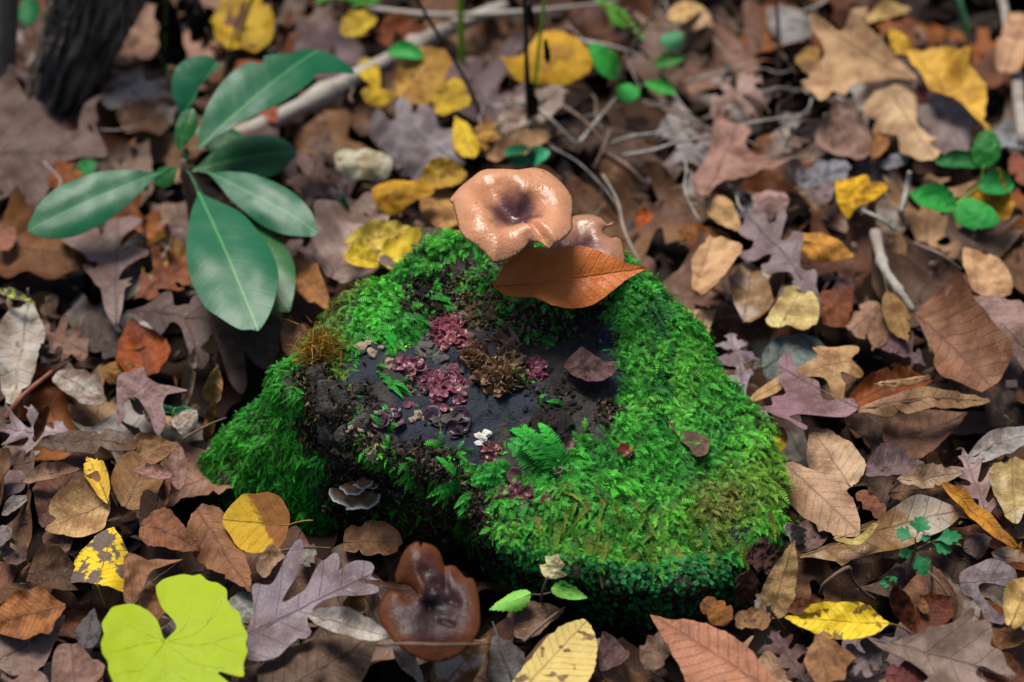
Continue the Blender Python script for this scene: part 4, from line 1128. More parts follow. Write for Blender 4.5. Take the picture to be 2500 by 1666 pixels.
rl('D', (200, 545), (70, 1270), 'beech', (.40, .36, .32), 'large mouldy grey white leaf at the left of the litter', W=.42, z=.03, t=.3, style='mould', fold=.15, stalk=(190, 430, .045))
rl('D', (200, 690), (590, 860), 'oakw', (.25, .18, .15), 'greyish brown oak leaf behind the mouldy leaf', W=.75, z=.024, t=.3)
rl('D', (380, 1000), (700, 1180), 'frag', (.34, .28, .25), 'grey leaf scrap with cream mould patch', W=.62, z=.028, t=.35, style='mould')
rl('D', (560, 1420), (-60, 1360), 'oakr', (.35, .30, .335), 'pale lilac pointed oak leaf at the left edge of the litter', W=.55, z=.03, t=.3, gloss=.36)
rl('D', (240, 1450), (915, 1480), 'strap', (.20, .155, .13), 'long dull brown leaf below the grey scrap', W=.24, z=.036, t=.3)
rl('D', (245, 1455), (325, 1205), 'strap', (.33, .14, .05), 'upright rust leaf sliver on the lilac oak leaf', W=.30, zb=.034, zt=.06, t=.6, curl=.5)
rl('D', (840, 1600), (1215, 1470), 'ovate', (.32, .22, .15), 'beige brown veined leaf left of the mossy root foot', W=.6, z=.03, t=.35)
rl('D', (690, 1000), (910, 930), 'ovate', (.33, .21, .11), 'small ochre brown scrap behind the lilac oak leaf', W=.6, z=.024, t=.3)
rl('D', (560, 660), (840, 870), 'frag', (.10, .075, .07), 'blackish crumpled leaf below the violet oak leaf tip', W=.7, z=.018, crump=.05)
rl('D', (0, 680), (-30, 900), 'frag', (.30, .21, .16), 'tan frayed scrap at the left edge of the litter', W=.9, z=.02)
rl('D', (980, 330), (1170, 60), 'strap', (.34, .26, .20), 'dry folded beige leaf beside the seedling stem', W=.35, zb=.02, zt=.05, t=.5, curl=.5)
rl('D', (-40, 60), (110, 100), 'frag', (.33, .19, .15), 'reddish leaf corner under the long evergreen leaf', W=1.2, z=.034)
rl('D', (235, 525), (-40, 430), 'strap', (.45, .55, .08), 'yellow green shrivelled leaf strip at the left edge', W=.22, zb=.05, zt=.052, t=.5, crump=.08, style='blotch')
rl('D', (1180, 1370), (1330, 1260), 'round', (.42, .36, .33), 'small round pale grey leaf with a cream spot beside the mossy root', W=.9, z=.034, t=.5, style='mould')
# ---- lower left
rl('F', (745, 330), (300, 520), 'ovate', (.54, .38, .21), 'cream tan folded leaf with finely toothed edge', z=.034, t=.4, fold=.05, curl=.22, crump=.015, trace=[(300, 520), (380, 445), (332, 420), (350, 340), (430, 270), (560, 222), (660, 182), (700, 260), (742, 310), (748, 380), (720, 470), (700, 540), (620, 600), (520, 607), (430, 572), (350, 555)])
rl('F', (725, 310), (580, 0), 'beech', (.68, .43, .05), 'bright mustard curled leaf above the cream folded leaf', W=.42, z=.042, t=.5, curl=.35, style='spots')
rl('F', (140, 190), (545, 100), 'beech', (.36, .24, .18), 'pinkish brown rolled leaf left of the mustard leaf', W=.28, z=.036, t=.4, curl=.4)
rl('F', (300, 500), (610, -70), 'beech', (.125, .065, .05), 'dark maroon brown leaf under the rolled leaf', W=.6, z=.024, t=.3)
rl('F', (845, 350), (1080, -70), 'ovate', (.30, .20, .125), 'fawn brown leaf with dark veins beside the mustard leaf', W=.7, z=.028, t=.4, crump=.03)
rl('F', (1170, 160), (895, 110), 'beech', (.46, .285, .255), 'small salmon pink curled leaf lobe', W=.36, zb=.046, zt=.046, t=.45, curl=.3)
rl('F', (1200, 250), (1210, -60), 'beech', (.33, .21, .185), 'dusty rose leaf curling beside the mossy root foot', W=.42, z=.034, t=.45, curl=.3)
rl('F', (1000, 340), (1150, 150), 'ovate', (.30, .19, .13), 'crinkled brown leaf under the dusty rose leaf', W=.8, z=.022, crump=.05)
rl('F', (945, 470), (1350, 640), 'ovate', (.26, .145, .10), 'crinkled chestnut leaf left of the round yellow leaf', W=.62, z=.036, t=.4, crump=.06, curl=.2)
rl('F', (1330, 370), (1700, 960), 'ovate', (.29, .175, .12), 'big wrinkled tobacco brown leaf below the round yellow leaf', W=.48, z=.038, t=.45, crump=.06, curl=-.2)
rl('F', (1950, 490), (1505, 455), 'round', (.60, .36, .02), 'round leaf half golden yellow half brown leaning on the mossy root', W=.92, zb=.040, zt=.046, t=.6, style='two', stalk=(2115, 457, .046), curl=.02, bend=.05, crump=.012, twist=0)
rl('F', (655, 890), (770, 500), 'ovate', (.76, .52, .02), 'yellow leaf blotched with dark brown', W=1.15, z=.036, t=.45, style='blotch', stalk=(712, 1042, .026), crump=.025)
rl('F', (870, 1010), (1240, 700), 'frag', (.34, .21, .15), 'rolled pinkish brown leaf above the lime heart leaf', z=.040, t=.45, curl=.1, trace=[(840, 730), (1000, 728), (1242, 700), (1050, 785), (990, 870), (950, 965), (900, 1012), (850, 990)])
rl('F', (180, 790), (600, 900), 'ovate', (.13, .085, .06), 'dark umber leaf under the blotched yellow leaf', W=.7, z=.026, t=.3)
rl('F', (445, 1030), (-110, 1190), 'beech', (.40, .17, .06), 'wavy amber orange leaf at the left edge', W=.55, z=.038, t=.4, wave=.05, fold=.15, gloss=.4)
rl('F', (520, 1680), (480, 1290), 'oakw', (.27, .195, .175), 'dusty mauve brown oak leaf beside the lime heart leaf', z=.034, t=.4, trace=[(340, 1560), (362, 1350), (430, 1292), (500, 1300), (545, 1288), (620, 1380), (702, 1412), (690, 1480), (640, 1570), (560, 1640), (100, 1660), (40, 1450), (150, 1430), (300, 1480)])
rl('F', (-40, 1440), (440, 1110), 'ovate', (.19, .125, .10), 'brown leaf with orange crust under the amber leaf', W=.7, z=.028, t=.35, style='spots')
rl('F', (560, 1330), (640, 1060), 'beech', (.14, .135, .15), 'blue black leaf in the shadow left of the lime heart leaf', W=.6, z=.020, t=.2, gloss=.35)
rl('F', (1540, 990), (1720, 1110), 'round', (.31, .34, .335), 'pale blue grey leaf under the lime heart leaf', W=1.0, z=.030, t=.35, gloss=.4)
rl('F', (1640, 1250), (2560, 800), 'oakw', (.295, .255, .30), 'slate purple oak leaf with long rounded lobes beside the lime heart leaf', z=.046, dz=-.004, t=.42, crump=.012, curl=.03, bend=-.05, fold=.05, wave=.004, gloss=.36, step=.035,
   trace=[(1640, 1250), (1700, 1130), (1722, 1050), (1700, 930), (1730, 900), (1780, 905), (1830, 900), (1880, 830), (1940, 700), (1990, 620), (2030, 608), (2042, 660), (2030, 760), (1990, 870), (1940, 950), (1910, 1007), (1960, 990), (2060, 930), (2110, 830), (2150, 760), (2240, 688), (2285, 690), (2300, 740), (2290, 795), (2340, 765), (2400, 735), (2498, 738), (2530, 770), (2513, 828), (2563, 858), (2450, 848), (2412, 858), (2440, 875), (2518, 885), (2565, 920), (2555, 950), (2488, 962), (2300, 962), (2200, 990), (2130, 1040), (2090, 1100), (2080, 1160), (2102, 1220), (2060, 1262), (2000, 1250), (1880, 1198), (1780, 1210), (1735, 1232), (1735, 1255), (1850, 1275), (1980, 1245), (2020, 1252), (1950, 1312), (1880, 1380), (1780, 1402), (1700, 1396), (1660, 1370), (1648, 1300)])
rl('F', (2070, 1080), (2650, 1260), 'strap', (.46, .45, .44), 'pale silver grey rolled leaf in front of the slate purple oak leaf', W=.30, z=.05, t=.5, curl=.35, crump=.05)
rl('F', (1800, 1680), (2560, 1230), 'ovate', (.185, .14, .115), 'wide dark wrinkled leaf in front of the silver rolled leaf', W=.75, z=.034, t=.4, crump=.04)
rl('F', (1680, 1660), (1760, 1400), 'ovate', (.22, .16, .13), 'brown leaf beside the edge of the lime heart leaf', W=.7, z=.026)
rl('F', (1760, 830), (1890, 640), 'frag', (.38, .27, .19), 'small triangular tan scrap by the slate purple oak leaf', W=.6, z=.034, t=.4)
rl('F', (2040, 760), (2120, 620), 'frag', (.30, .29, .29), 'grey leaf scrap tucked under the slate purple oak leaf', W=.7, z=.026)
rl('F', (1050, 1150), (1010, 870), 'beech', (.31, .18, .12), 'brown leaf seen in the notch of the lime heart leaf', W=.7, z=.03)
rl('F', (60, 480), (-20, 640), 'beech', (.26, .23, .23), 'grey lavender leaf edge at the left below the maroon leaf', W=.6, z=.028)
rl('F', (190, 290), (10, 420), 'strap', (.34, .32, .31), 'silver grey curled strip beside the maroon leaf', W=.4, z=.03, curl=.4)
rl('F', (130, 760), (40, 560), 'ovate', (.16, .12, .11), 'dull dark leaf at the left of the blotched yellow leaf', W=.8, z=.02)
rl('F', (480, 640), (290, 580), 'frag', (.20, .13, .11), 'broken brown leaf behind the blotched yellow leaf', W=.9, z=.028, crump=.05)
# ---- lower middle
rl('G', (20, 600), (430, 610), 'frag', (.26, .175, .12), 'torn brown leaf wedged against the dark front of the stump', W=.62, zb=.026, zt=.030, t=.5, crump=.04)
rl('G', (1130, 1160), (1520, 1050), 'ovate', (.25, .19, .155), 'grey brown leaf behind the white topped seedling', W=.62, z=.026, t=.35)
rl('G', (1150, 1700), (1690, 1120), 'beech', (.60, .45, .14), 'straw yellow leaf with brown spots in front of the stump', z=.042, t=.5, style='spots', crump=.012, curl=.02, bend=-.05, step=.04, gloss=.42,
   trace=[(1150, 1640), (1170, 1540), (1240, 1450), (1330, 1330), (1420, 1240), (1530, 1160), (1640, 1123), (1700, 1160), (1735, 1270), (1737, 1380), (1712, 1480), (1670, 1560), (1600, 1650), (1300, 1720)])
rl('G', (1170, 1560), (1060, 1180), 'ovate', (.14, .14, .145), 'blue grey slate leaf left of the spotted straw leaf', W=.72, z=.03, t=.35, gloss=.33, stalk=(1030, 1140, .045))
rl('G', (650, 1620), (1010, 1230), 'ovate', (.30, .19, .10), 'brown mottled leaf below the dark wet mushroom', W=.55, z=.034, t=.45, style='mould', crump=.03)
rl('G', (30, 1150), (170, 960), 'beech', (.36, .19, .06), 'amber leaf tip left of the dark wet mushroom', W=.6, z=.03)
rl('G', (360, 1290), (560, 1560), 'strap', (.32, .30, .29), 'grey leaf curling beneath the dark wet mushroom', W=.35, z=.042, t=.4, curl=.3)
rl('G', (1900, 1300), (1760, 1480), 'ovate', (.17, .12, .12), 'dark plum leaf right of the spotted straw leaf', W=1.0, z=.03, gloss=.4)
rl('G', (2230, 1250), (2050, 1450), 'frag', (.24, .18, .15), 'crumpled grey brown scrap left of the terracotta leaf', W=.8, z=.026, crump=.06)
rl('G', (1840, 1260), (1720, 1300), 'frag', (.38, .28, .2), 'ragged tan scrap under the stump front', W=.8, z=.03)
# ---- lower right
rl('H', (720, 1660), (-175, 1085), 'beech', (.46, .225, .145), 'big terracotta leaf with straight parallel veins', z=.044, t=.55, crump=.010, curl=-.02, fold=.06, bend=-.04, gloss=.42, step=.04, rib=True, amp=.008,
   trace=[(-175, 1088), (-40, 1122), (60, 1126), (180, 1145), (300, 1200), (420, 1270), (500, 1330), (580, 1420), (640, 1500), (700, 1590), (740, 1700), (450, 1760), (160, 1720), (80, 1570), (20, 1440), (-60, 1300), (-110, 1210)])
rl('H', (180, 1000), (380, 1130), 'frag', (.28, .15, .075), 'crumpled ginger scrap behind the terracotta leaf', W=.7, z=.042, t=.5, crump=.06)
rl('H', (400, 1130), (640, 1130), 'frag', (.30, .20, .13), 'frayed brown bits beside the terracotta leaf', W=.7, z=.036, crump=.06)
rl('H', (880, 1560), (640, 1190), 'oakr', (.185, .13, .13), 'dark plum pointed oak leaf right of the terracotta leaf', W=.85, z=.034, t=.4, gloss=.4)
rl('H', (640, 1120), (800, 590), 'ovate', (.42, .30, .155), 'tall tan leaf standing at the right foot of the stump', W=.42, zb=.03, zt=.060, t=.6, curl=.2)
rl('H', (690, 760), (500, 640), 'frag', (.07, .035, .03), 'shrivelled blackish leaf at the right foot of the stump', W=1.0, zb=.045, zt=.055, t=.5, crump=.10)
rl('H', (470, 1040), (500, 800), 'frag', (.14, .08, .065), 'wet dark brown leaf under the shrivelled blackish leaf', W=.7, zb=.022, zt=.045, t=.6, crump=.05, gloss=.35)
rl('H', (560, 1090), (600, 960), 'frag', (.30, .31, .32), 'small glossy grey scrap at the right foot of the stump', W=.8, z=.03, gloss=.3)
rl('H', (1440, 1160), (735, 1115), 'beech', (.72, .50, .02), 'yellow leaf with brown spots and a curled brown edge', W=.36, z=.044, t=.5, style='spots', curl=.05, fold=.2, stalk=(1585, 1225, .03), bend=.1)
rl('H', (1080, 1010), (760, 1060), 'frag', (.20, .10, .06), 'glossy curled brown flap on the spotted yellow leaf', W=.4, zb=.052, zt=.050, t=.6, curl=.3, gloss=.3, crump=.05)
rl('H', (1630, 1210), (1455, 860), 'beech', (.15, .055, .03), 'dark mahogany leaf standing below the green herb', W=.36, zb=.03, zt=.058, t=.6, gloss=.36)
rl('H', (1640, 1210), (1850, 950), 'beech', (.17, .065, .035), 'mahogany leaf lying beside the standing one below the green herb', W=.75, z=.036, t=.45, gloss=.38)
rl('H', (1700, 1090), (1640, 960), 'beech', (.36, .19, .06), 'small amber leaf between the two mahogany leaves', W=.5, zb=.045, zt=.05, t=.5)
rl('H', (1720, 1080), (1700, 720), 'ovate', (.23, .14, .10), 'worn brown leaf behind the green herb', W=1.15, z=.028, t=.4, crump=.04)
rl('H', (1920, 880), (2290, 850), 'oakw', (.27, .235, .27), 'greyish purple oak leaf with a hooked lobe at the right', z=.040, t=.4, crump=.02, gloss=.38, trace=[(1925, 800), (2050, 742), (2150, 718), (2290, 800), (2285, 905), (2120, 880), (2048, 892), (2062, 960), (2150, 1050), (2245, 1112), (2200, 1152), (2090, 1132), (2060, 1050), (1990, 980), (1928, 950)])
rl('H', (2270, 1140), (2440, 790), 'ovate', (.64, .49, .23), 'pale straw leaf at the right edge of the litter', W=.62, z=.042, t=.45)
rl('H', (2130, 1180), (2400, 1260), 'ovate', (.22, .13, .08), 'brown leaf under the pale straw leaf', W=.7, z=.03)
rl('H', (1300, 1245), (2290, 1520), 'oakw', (.30, .235, .21), 'broad taupe oak leaf in the right foreground', z=.044, dz=0, t=.45, crump=.025, bend=-.08, step=.04,
   trace=[(1296, 1240), (1400, 1290), (1540, 1250), (1700, 1190), (1760, 1190), (1850, 1170), (1930, 1120), (1990, 1088), (2015, 1110), (1990, 1182), (2080, 1150), (2130, 1180), (2142, 1250), (2130, 1310), (2200, 1340), (2240, 1430), (2302, 1490), (2280, 1532), (2200, 1500), (2060, 1440), (2030, 1500), (2100, 1560), (2080, 1650), (1780, 1620), (1680, 1500), (1500, 1380), (1400, 1330)])
rl('H', (955, 1215), (1030, 1560), 'maple', (.34, .22, .145), 'small fawn lobed leaf between the plum and taupe oak leaves', z=.042, t=.5, crump=.04, trace=[(948, 1208), (1050, 1220), (1100, 1262), (1222, 1300), (1160, 1390), (1142, 1500), (1060, 1545), (960, 1555), (905, 1480), (868, 1390), (888, 1320), (930, 1270)], stalk=(930, 1180, .04))
rl('H', (1520, 1240), (1140, 1480), 'oakw', (.23, .195, .20), 'dull grey violet oak leaf under the taupe one', W=.62, z=.032, t=.4)
rl('H', (1420, 1500), (1700, 1510), 'frag', (.20, .085, .085), 'wine red leaf scrap under the taupe oak leaf', W=.7, z=.036)
rl('H', (2060, 1440), (2400, 1600), 'beech', (.17, .08, .05), 'dark reddish leaf at the right bottom edge', W=.6, z=.036)
rl('H', (600, 1360), (780, 1620), 'frag', (.40, .28, .19), 'tan crinkled leaf beside the terracotta leaf', W=.6, z=.032, crump=.05)
rl('H', (1360, 1570), (1500, 1700), 'frag', (.38, .27, .2), 'beige crumb of leaf in the right foreground', W=.8, z=.03)
rl('H', (720, 60), (1245, 545), 'ovate', (.46, .32, .225), 'large beige toothed leaf right of the mossy stump', z=.038, t=.5, crump=.015, fold=.1, gloss=.45, trace=[(705, 75), (800, 58), (950, 110), (1080, 180), (1160, 230), (1212, 330), (1243, 545), (1090, 552), (1000, 500), (880, 420), (800, 350), (755, 250), (708, 150)])
rl('H', (1180, 225), (900, -190), 'ovate', (.52, .39, .28), 'pale beige leaf half folded above the beige toothed leaf', W=.75, z=.032, t=.45)
rl('H', (835, 690), (1945, 375), 'strap', (.36, .22, .085), 'long twisted two-tone ochre leaf behind the green herb', zb=.034, zt=.044, t=.55, curl=.12, twist=.25, gloss=.30, crump=.02, style='mould', trace=[(832, 690), (900, 668), (980, 620), (1100, 600), (1250, 622), (1330, 500), (1460, 380), (1620, 308), (1750, 308), (1900, 358), (1950, 380), (1860, 470), (1750, 565), (1600, 640), (1480, 680), (1350, 702), (1180, 732), (1050, 727), (920, 692)])
rl('H', (1068, 585), (1365, 485), 'strap', (.62, .52, .20), 'small pale yellow curved leaf sliver behind the ochre leaf', zb=.046, zt=.05, t=.55, trace=[(1068, 580), (1100, 560), (1180, 580), (1250, 550), (1330, 478), (1362, 488), (1310, 570), (1230, 622), (1100, 602)])
rl('H', (1800, 205), (2340, 685), 'strap', (.55, .27, .04), 'thin orange ochre leaf seen edge on at the right', W=.15, z=.044, t=.5, fold=.3)
rl('H', (2140, 480), (1940, -10), 'oakr', (.36, .265, .275), 'dusty pink oak leaf right of the thin ochre leaf', W=.62, z=.034, t=.4)
rl('H', (1490, 195), (1940, 140), 'beech', (.43, .33, .24), 'beige ribbed leaf behind the two-tone ochre leaf', W=.34, z=.038, t=.45, curl=.2)
rl('H', (1440, 260), (1960, 250), 'beech', (.21, .13, .095), 'ribbed brown leaf under the beige ribbed one', W=.36, z=.028, t=.4)
rl('H', (1250, 130), (1680, 70), 'beech', (.21, .165, .175), 'greyish plum leaf right of the beige toothed leaf', W=.5, z=.03, gloss=.38)
rl('H', (2270, 50), (2300, 500), 'ovate', (.52, .44, .22), 'yellowish grey mouldy leaf at the right edge', W=.75, z=.036, t=.45, style='mould', stalk=(2265, -10, .045))
rl('H', (820, 650), (1090, 460), 'ovate', (.225, .165, .165), 'dull mauve leaf in front of the beige toothed leaf', W=.6, z=.026)
rl('H', (830, 640), (760, 480), 'frag', (.42, .42, .42), 'silver grey curled leaf at the right flank of the stump', W=.7, zb=.03, zt=.05, t=.5, curl=.3)
rl('H', (1230, 250), (1420, 430), 'frag', (.25, .13, .09), 'crumpled russet leaf beside the beige toothed leaf', W=.45, z=.034, crump=.07)
rl('H', (1950, 640), (2140, 560), 'beech', (.15, .11, .10), 'dark folded leaf right of the green herb', W=.8, z=.028)
rl('H', (2130, 690), (2420, 720), 'beech', (.36, .27, .20), 'beige brown leaf above the pale straw leaf', W=.35, z=.032)
rl('H', (2380, 520), (2200, 560), 'ovate', (.27, .20, .155), 'brown leaf under the thin ochre leaf', W=.8, z=.022)
# ---- right of the stump
rl('E', (120, 440), (250, 90), 'frag', (.58, .40, .25), 'light tan folded leaf behind the right flank of the stump', z=.042, t=.5, fold=.3, trace=[(92, 240), (180, 150), (250, 88), (340, 130), (420, 270), (360, 400), (260, 512), (160, 512), (118, 420)])
rl('E', (460, 640), (520, 260), 'frag', (.38, .26, .15), 'mottled tan brown leaf beside the light tan folded leaf', z=.036, t=.45, style='mould', trace=[(365, 400), (480, 255), (560, 280), (645, 560), (460, 635)])
rl('E', (690, 710), (850, 430), 'ovate', (.62, .53, .27), 'crinkled pale yellow leaf with ragged edge', z=.044, t=.55, crump=.06, trace=[(615, 650), (650, 560), (740, 430), (850, 440), (962, 520), (950, 670), (860, 735), (760, 672), (690, 705)])
rl('E', (995, 495), (470, -70), 'oakw', (.27, .22, .24), 'long lavender grey oak leaf above the pale yellow crinkled leaf', W=.55, z=.048, t=.45, gloss=.38)
rl('E', (755, 90), (1205, 195), 'beech', (.64, .33, .07), 'orange yellow leaf with a grey smudge', W=.42, z=.046, t=.5)
rl('E', (970, 640), (1200, 420), 'ovate', (.24, .105, .065), 'russet brown leaf right of the pale yellow crinkled leaf', W=.9, z=.030)
rl('E', (1180, 720), (1380, 540), 'frag', (.36, .23, .17), 'pinkish tan scrap beside the russet leaf', W=.8, z=.026)
rl('E', (1425, 420), (1570, 790), 'beech', (.32, .19, .075), 'olive brown leaf hanging by the grey stick', W=.42, z=.036, t=.5, stalk=(1400, 340, .04))
rl('E', (590, 950), (1020, 790), 'round', (.19, .235, .23), 'blue green grey leaf behind the tan star shaped oak leaf', W=.55, z=.030, gloss=.35)
rl('E', (820, 1010), (1260, 900), 'oakr', (.54, .37, .21), 'light tan star shaped oak leaf right of the stump', z=.044, t=.45, crump=.02, trace=[(550, 1060), (600, 1022), (700, 988), (950, 900), (925, 820), (1050, 830), (1235, 798), (1240, 840), (1190, 900), (1272, 980), (1240, 1022), (1110, 1000), (1142, 1100), (1130, 1182), (1060, 1150), (1000, 1040), (820, 1022), (700, 1082), (580, 1092)])
rl('E', (1230, 1240), (690, 960), 'oakw', (.31, .20, .235), 'wine purple oak leaf right of the stump', z=.046, t=.45, crump=.02, gloss=.38, trace=[(690, 930), (770, 880), (800, 950), (850, 1010), (960, 1050), (978, 1130), (1000, 1182), (1100, 1180), (1200, 1170), (1235, 1250), (1150, 1312), (1000, 1320), (830, 1322), (780, 1380), (900, 1430), (890, 1492), (780, 1420), (660, 1380), (560, 1350), (660, 1280), (648, 1200), (740, 1150), (700, 1050)])
rl('E', (1620, 600), (2150, 1100), 'ovate', (.29, .18, .135), 'large cocoa brown cupped leaf at the right', z=.044, t=.5, crump=.03, trace=[(1612, 600), (1700, 520), (1850, 480), (1950, 480), (2030, 620), (2150, 740), (2285, 880), (2200, 1022), (2070, 1132), (1900, 1112), (1810, 1112), (1760, 1000), (1755, 880), (1695, 760)])
rl('E', (1925, 450), (2450, 900), 'beech', (.34, .245, .23), 'dusky rose brown leaf at the right edge', z=.046, t=.45, trace=[(1918, 448), (2050, 460), (2200, 458), (2353, 520), (2450, 700), (2430, 960), (2300, 862), (2140, 722), (2040, 622)])
rl('E', (2040, 440), (2000, 130), 'beech', (.54, .37, .225), 'flat tan leaf behind the dusky rose leaf', z=.040, t=.45, trace=[(1945, 130), (2080, 200), (2160, 250), (2240, 330), (2262, 452), (2030, 452), (1955, 330)])
rl('E', (1140, 1210), (1760, 1020), 'beech', (.26, .105, .045), 'curled rust leaf behind the wine purple oak leaf', W=.34, z=.036, t=.45, curl=.3)
rl('E', (1340, 1080), (1730, 1030), 'strap', (.46, .30, .18), 'thin tan leaf edge above the curled rust leaf', W=.14, z=.052, t=.5)
rl('E', (1225, 1235), (2140, 1150), 'strap', (.37, .24, .145), 'long narrow fawn leaf across the right litter', W=.16, z=.048, t=.5)
rl('E', (1400, 1470), (1960, 1300), 'ovate', (.19, .12, .09), 'umber crumpled leaf below the narrow fawn leaf', W=.6, z=.03, crump=.05)
rl('E', (1980, 1560), (2450, 1390), 'strap', (.36, .35, .35), 'silver grey arched leaf at the right edge', W=.36, z=.038, t=.4, bend=-.5)
rl('E', (745, 1400), (590, 1500), 'round', (.68, .44, .02), 'small round leaf half yellow half brown at the stump foot', W=.8, z=.036, t=.5, style='two')
rl('E', (470, 1120), (360, 700), 'oakr', (.32, .275, .33), 'pale violet oak leaf right beside the mossy flank', W=.75, z=.032, t=.4, gloss=.36)
rl('E', (40, 760), (270, 560), 'ovate', (.50, .345, .23), 'peach tan leaf touching the right flank of the stump', W=.75, z=.030)
rl('E', (1420, 640), (1330, 840), 'beech', (.30, .20, .16), 'rosy brown leaf behind the blue green grey leaf', W=.7, z=.026)
rl('E', (1700, 940), (1400, 780), 'oakw', (.21, .155, .165), 'dim plum oak leaf under the cocoa leaf', W=.7, z=.026)
rl('E', (1230, 430), (980, 330), 'oakr', (.18, .135, .14), 'dark mauve oak leaf under the orange yellow leaf', W=.8, z=.026)
rl('E', (20, 30), (400, 120), 'beech', (.27, .13, .06), 'rust brown leaf in the shade behind the light tan folded leaf', W=.6, z=.026)
rl('E', (600, 1440), (500, 1240), 'frag', (.30, .27, .34), 'bluish violet leaf piece at the mossy flank', W=.8, z=.026)
# ---- back right
rl('C', (1600, 560), (890, 110), 'oakr', (.57, .40, .25), 'big sandy tan oak leaf standing up in the back litter', z=.05, dz=.03, t=.55, crump=.02, trace=[(895, 98), (1000, 130), (1100, 210), (1150, 180), (1180, 80), (1220, 70), (1260, 150), (1340, 220), (1440, 330), (1480, 400), (1560, 480), (1612, 562), (1480, 530), (1340, 550), (1240, 560), (1160, 600), (1130, 660), (1040, 650), (1000, 710), (930, 762), (880, 690), (805, 620), (880, 560), (828, 450), (960, 440), (1000, 380), (980, 280), (915, 190)])
rl('C', (1420, 560), (1750, 1080), 'oakw', (.54, .41, .27), 'sandy crumpled oak leaf below the standing tan one', z=.046, t=.5, crump=.04, trace=[(1278, 600), (1350, 578), (1500, 540), (1600, 580), (1620, 720), (1640, 840), (1765, 920), (1720, 970), (1792, 1040), (1720, 1092), (1600, 1050), (1520, 980), (1500, 900), (1450, 882), (1380, 850), (1320, 800), (1350, 760), (1268, 730)])
rl('C', (1560, 340), (2130, 885), 'ovate', (.74, .47, .09), 'large golden yellow leaf beside the sandy oak leaves', z=.052, t=.5, wave=.02, fold=.1, trace=[(1565, 338), (1680, 350), (1800, 328), (1900, 390), (2012, 428), (1990, 490), (2090, 600), (2112, 700), (2090, 800), (2132, 885), (2010, 800), (1870, 690), (1720, 610), (1650, 510), (1580, 430)])
rl('C', (1570, 370), (1440, 175), 'beech', (.66, .42, .05), 'small golden leaf above the large golden one', W=.5, z=.05)
rl('C', (1420, 1300), (1085, 1300), 'maple', (.86, .52, .05), 'bright yellow notched leaf in the back litter', z=.046, t=.55, trace=[(1083, 1222), (1180, 1200), (1240, 1184), (1300, 1190), (1320, 1232), (1400, 1228), (1432, 1280), (1380, 1320), (1300, 1372), (1240, 1382), (1200, 1430), (1165, 1472), (1110, 1400), (1083, 1330)])
rl('C', (1960, 1340), (2230, 1440), 'ovate', (.66, .37, .02), 'deep golden leaf under the green round-leaved herb', z=.036, t=.5, trace=[(1958, 1340), (2050, 1280), (2130, 1210), (2200, 1208), (2242, 1300), (2292, 1370), (2240, 1472), (2170, 1482), (2100, 1400)])
rl('C', (960, 880), (1330, 1010), 'round', (.32, .22, .185), 'cupped brown leaf under the sandy oak leaf', W=.95, z=.034, t=.4, curl=.3)
rl('C', (1330, 1080), (1420, 880), 'beech', (.36, .17, .06), 'rust orange leaf beside the cupped brown leaf', W=.6, z=.036)
rl('C', (200, 1330), (400, 900), 'maple', (.36, .225, .19), 'rosy brown pointed leaf with a hole in the back litter', z=.046, t=.5, trace=[(278, 795), (340, 850), (512, 880), (470, 970), (560, 1080), (640, 1150), (742, 1252), (640, 1230), (580, 1180), (480, 1210), (380, 1232), (270, 1262), (200, 1332), (98, 1240), (200, 1080), (240, 920)])
rl('C', (195, 1310), (440, 1550), 'beech', (.54, .37, .20), 'tan leaf below the rosy brown pointed leaf', W=.5, z=.04, t=.45)
rl('C', (520, 1370), (770, 1340), 'frag', (.41, .29, .285), 'pale rose leaf piece in the back litter', W=.8, z=.04)
rl('C', (820, 1230), (1180, 1140), 'frag', (.26, .28, .33), 'blue grey leaf piece behind the bright yellow notched leaf', W=.5, z=.03, gloss=.32)
rl('C', (430, 1380), (640, 1530), 'frag', (.24, .26, .32), 'slate blue leaf piece above the lavender oak leaf', W=.6, z=.028, gloss=.32)
rl('C', (1690, 640), (1960, 1020), 'round', (.30, .265, .27), 'rounded ash grey leaf under the golden leaf', W=.75, z=.032)
rl('C', (190, 800), (590, 480), 'oakr', (.37, .275, .25), 'dull rose oak leaf in the back litter', W=.7, z=.036)
rl('C', (620, 20), (930, 240), 'beech', (.31, .31, .32), 'ash grey leaf behind the standing tan oak leaf', W=.7, z=.03)
rl('C', (840, 460), (960, 310), 'round', (.42, .26, .07), 'small ochre brown leaf behind the tan oak leaf', W=.8, z=.034)
rl('C', (2240, 420), (2400, 60), 'frag', (.52, .34, .225), 'peach tan leaf at the right edge of the back litter', W=.7, z=.045)
rl('C', (-60, 100), (190, 40), 'beech', (.62, .44, .22), 'cream yellow leaf at the top of the back litter', W=.5, z=.045)
rl('C', (1280, 130), (1590, 60), 'strap', (.55, .42, .2), 'straw coloured narrow leaf behind the tan oak leaf', W=.35, z=.04)
rl('C', (880, 1330), (1090, 1260), 'beech', (.27, .22, .23), 'grey mauve leaf left of the bright yellow notched leaf', W=.8, z=.028)
rl('C', (600, 1120), (820, 900), 'oakw', (.29, .24, .22), 'taupe leaf piece beside the rosy brown pointed leaf', W=.6, z=.03)
rl('C', (2280, 1020), (2400, 1250), 'beech', (.28, .13, .10), 'reddish leaf at the right edge of the back litter', W=.6, z=.03)
rl('C', (2140, 900), (2370, 1010), 'beech', (.30, .33, .38), 'bluish grey leaf at the right edge behind the herb', W=.6, z=.026, gloss=.32)
rl('C', (1380, 1130), (1600, 1060), 'beech', (.27, .28, .33), 'steel blue leaf under the sandy crumpled leaf', W=.4, z=.03, gloss=.32)
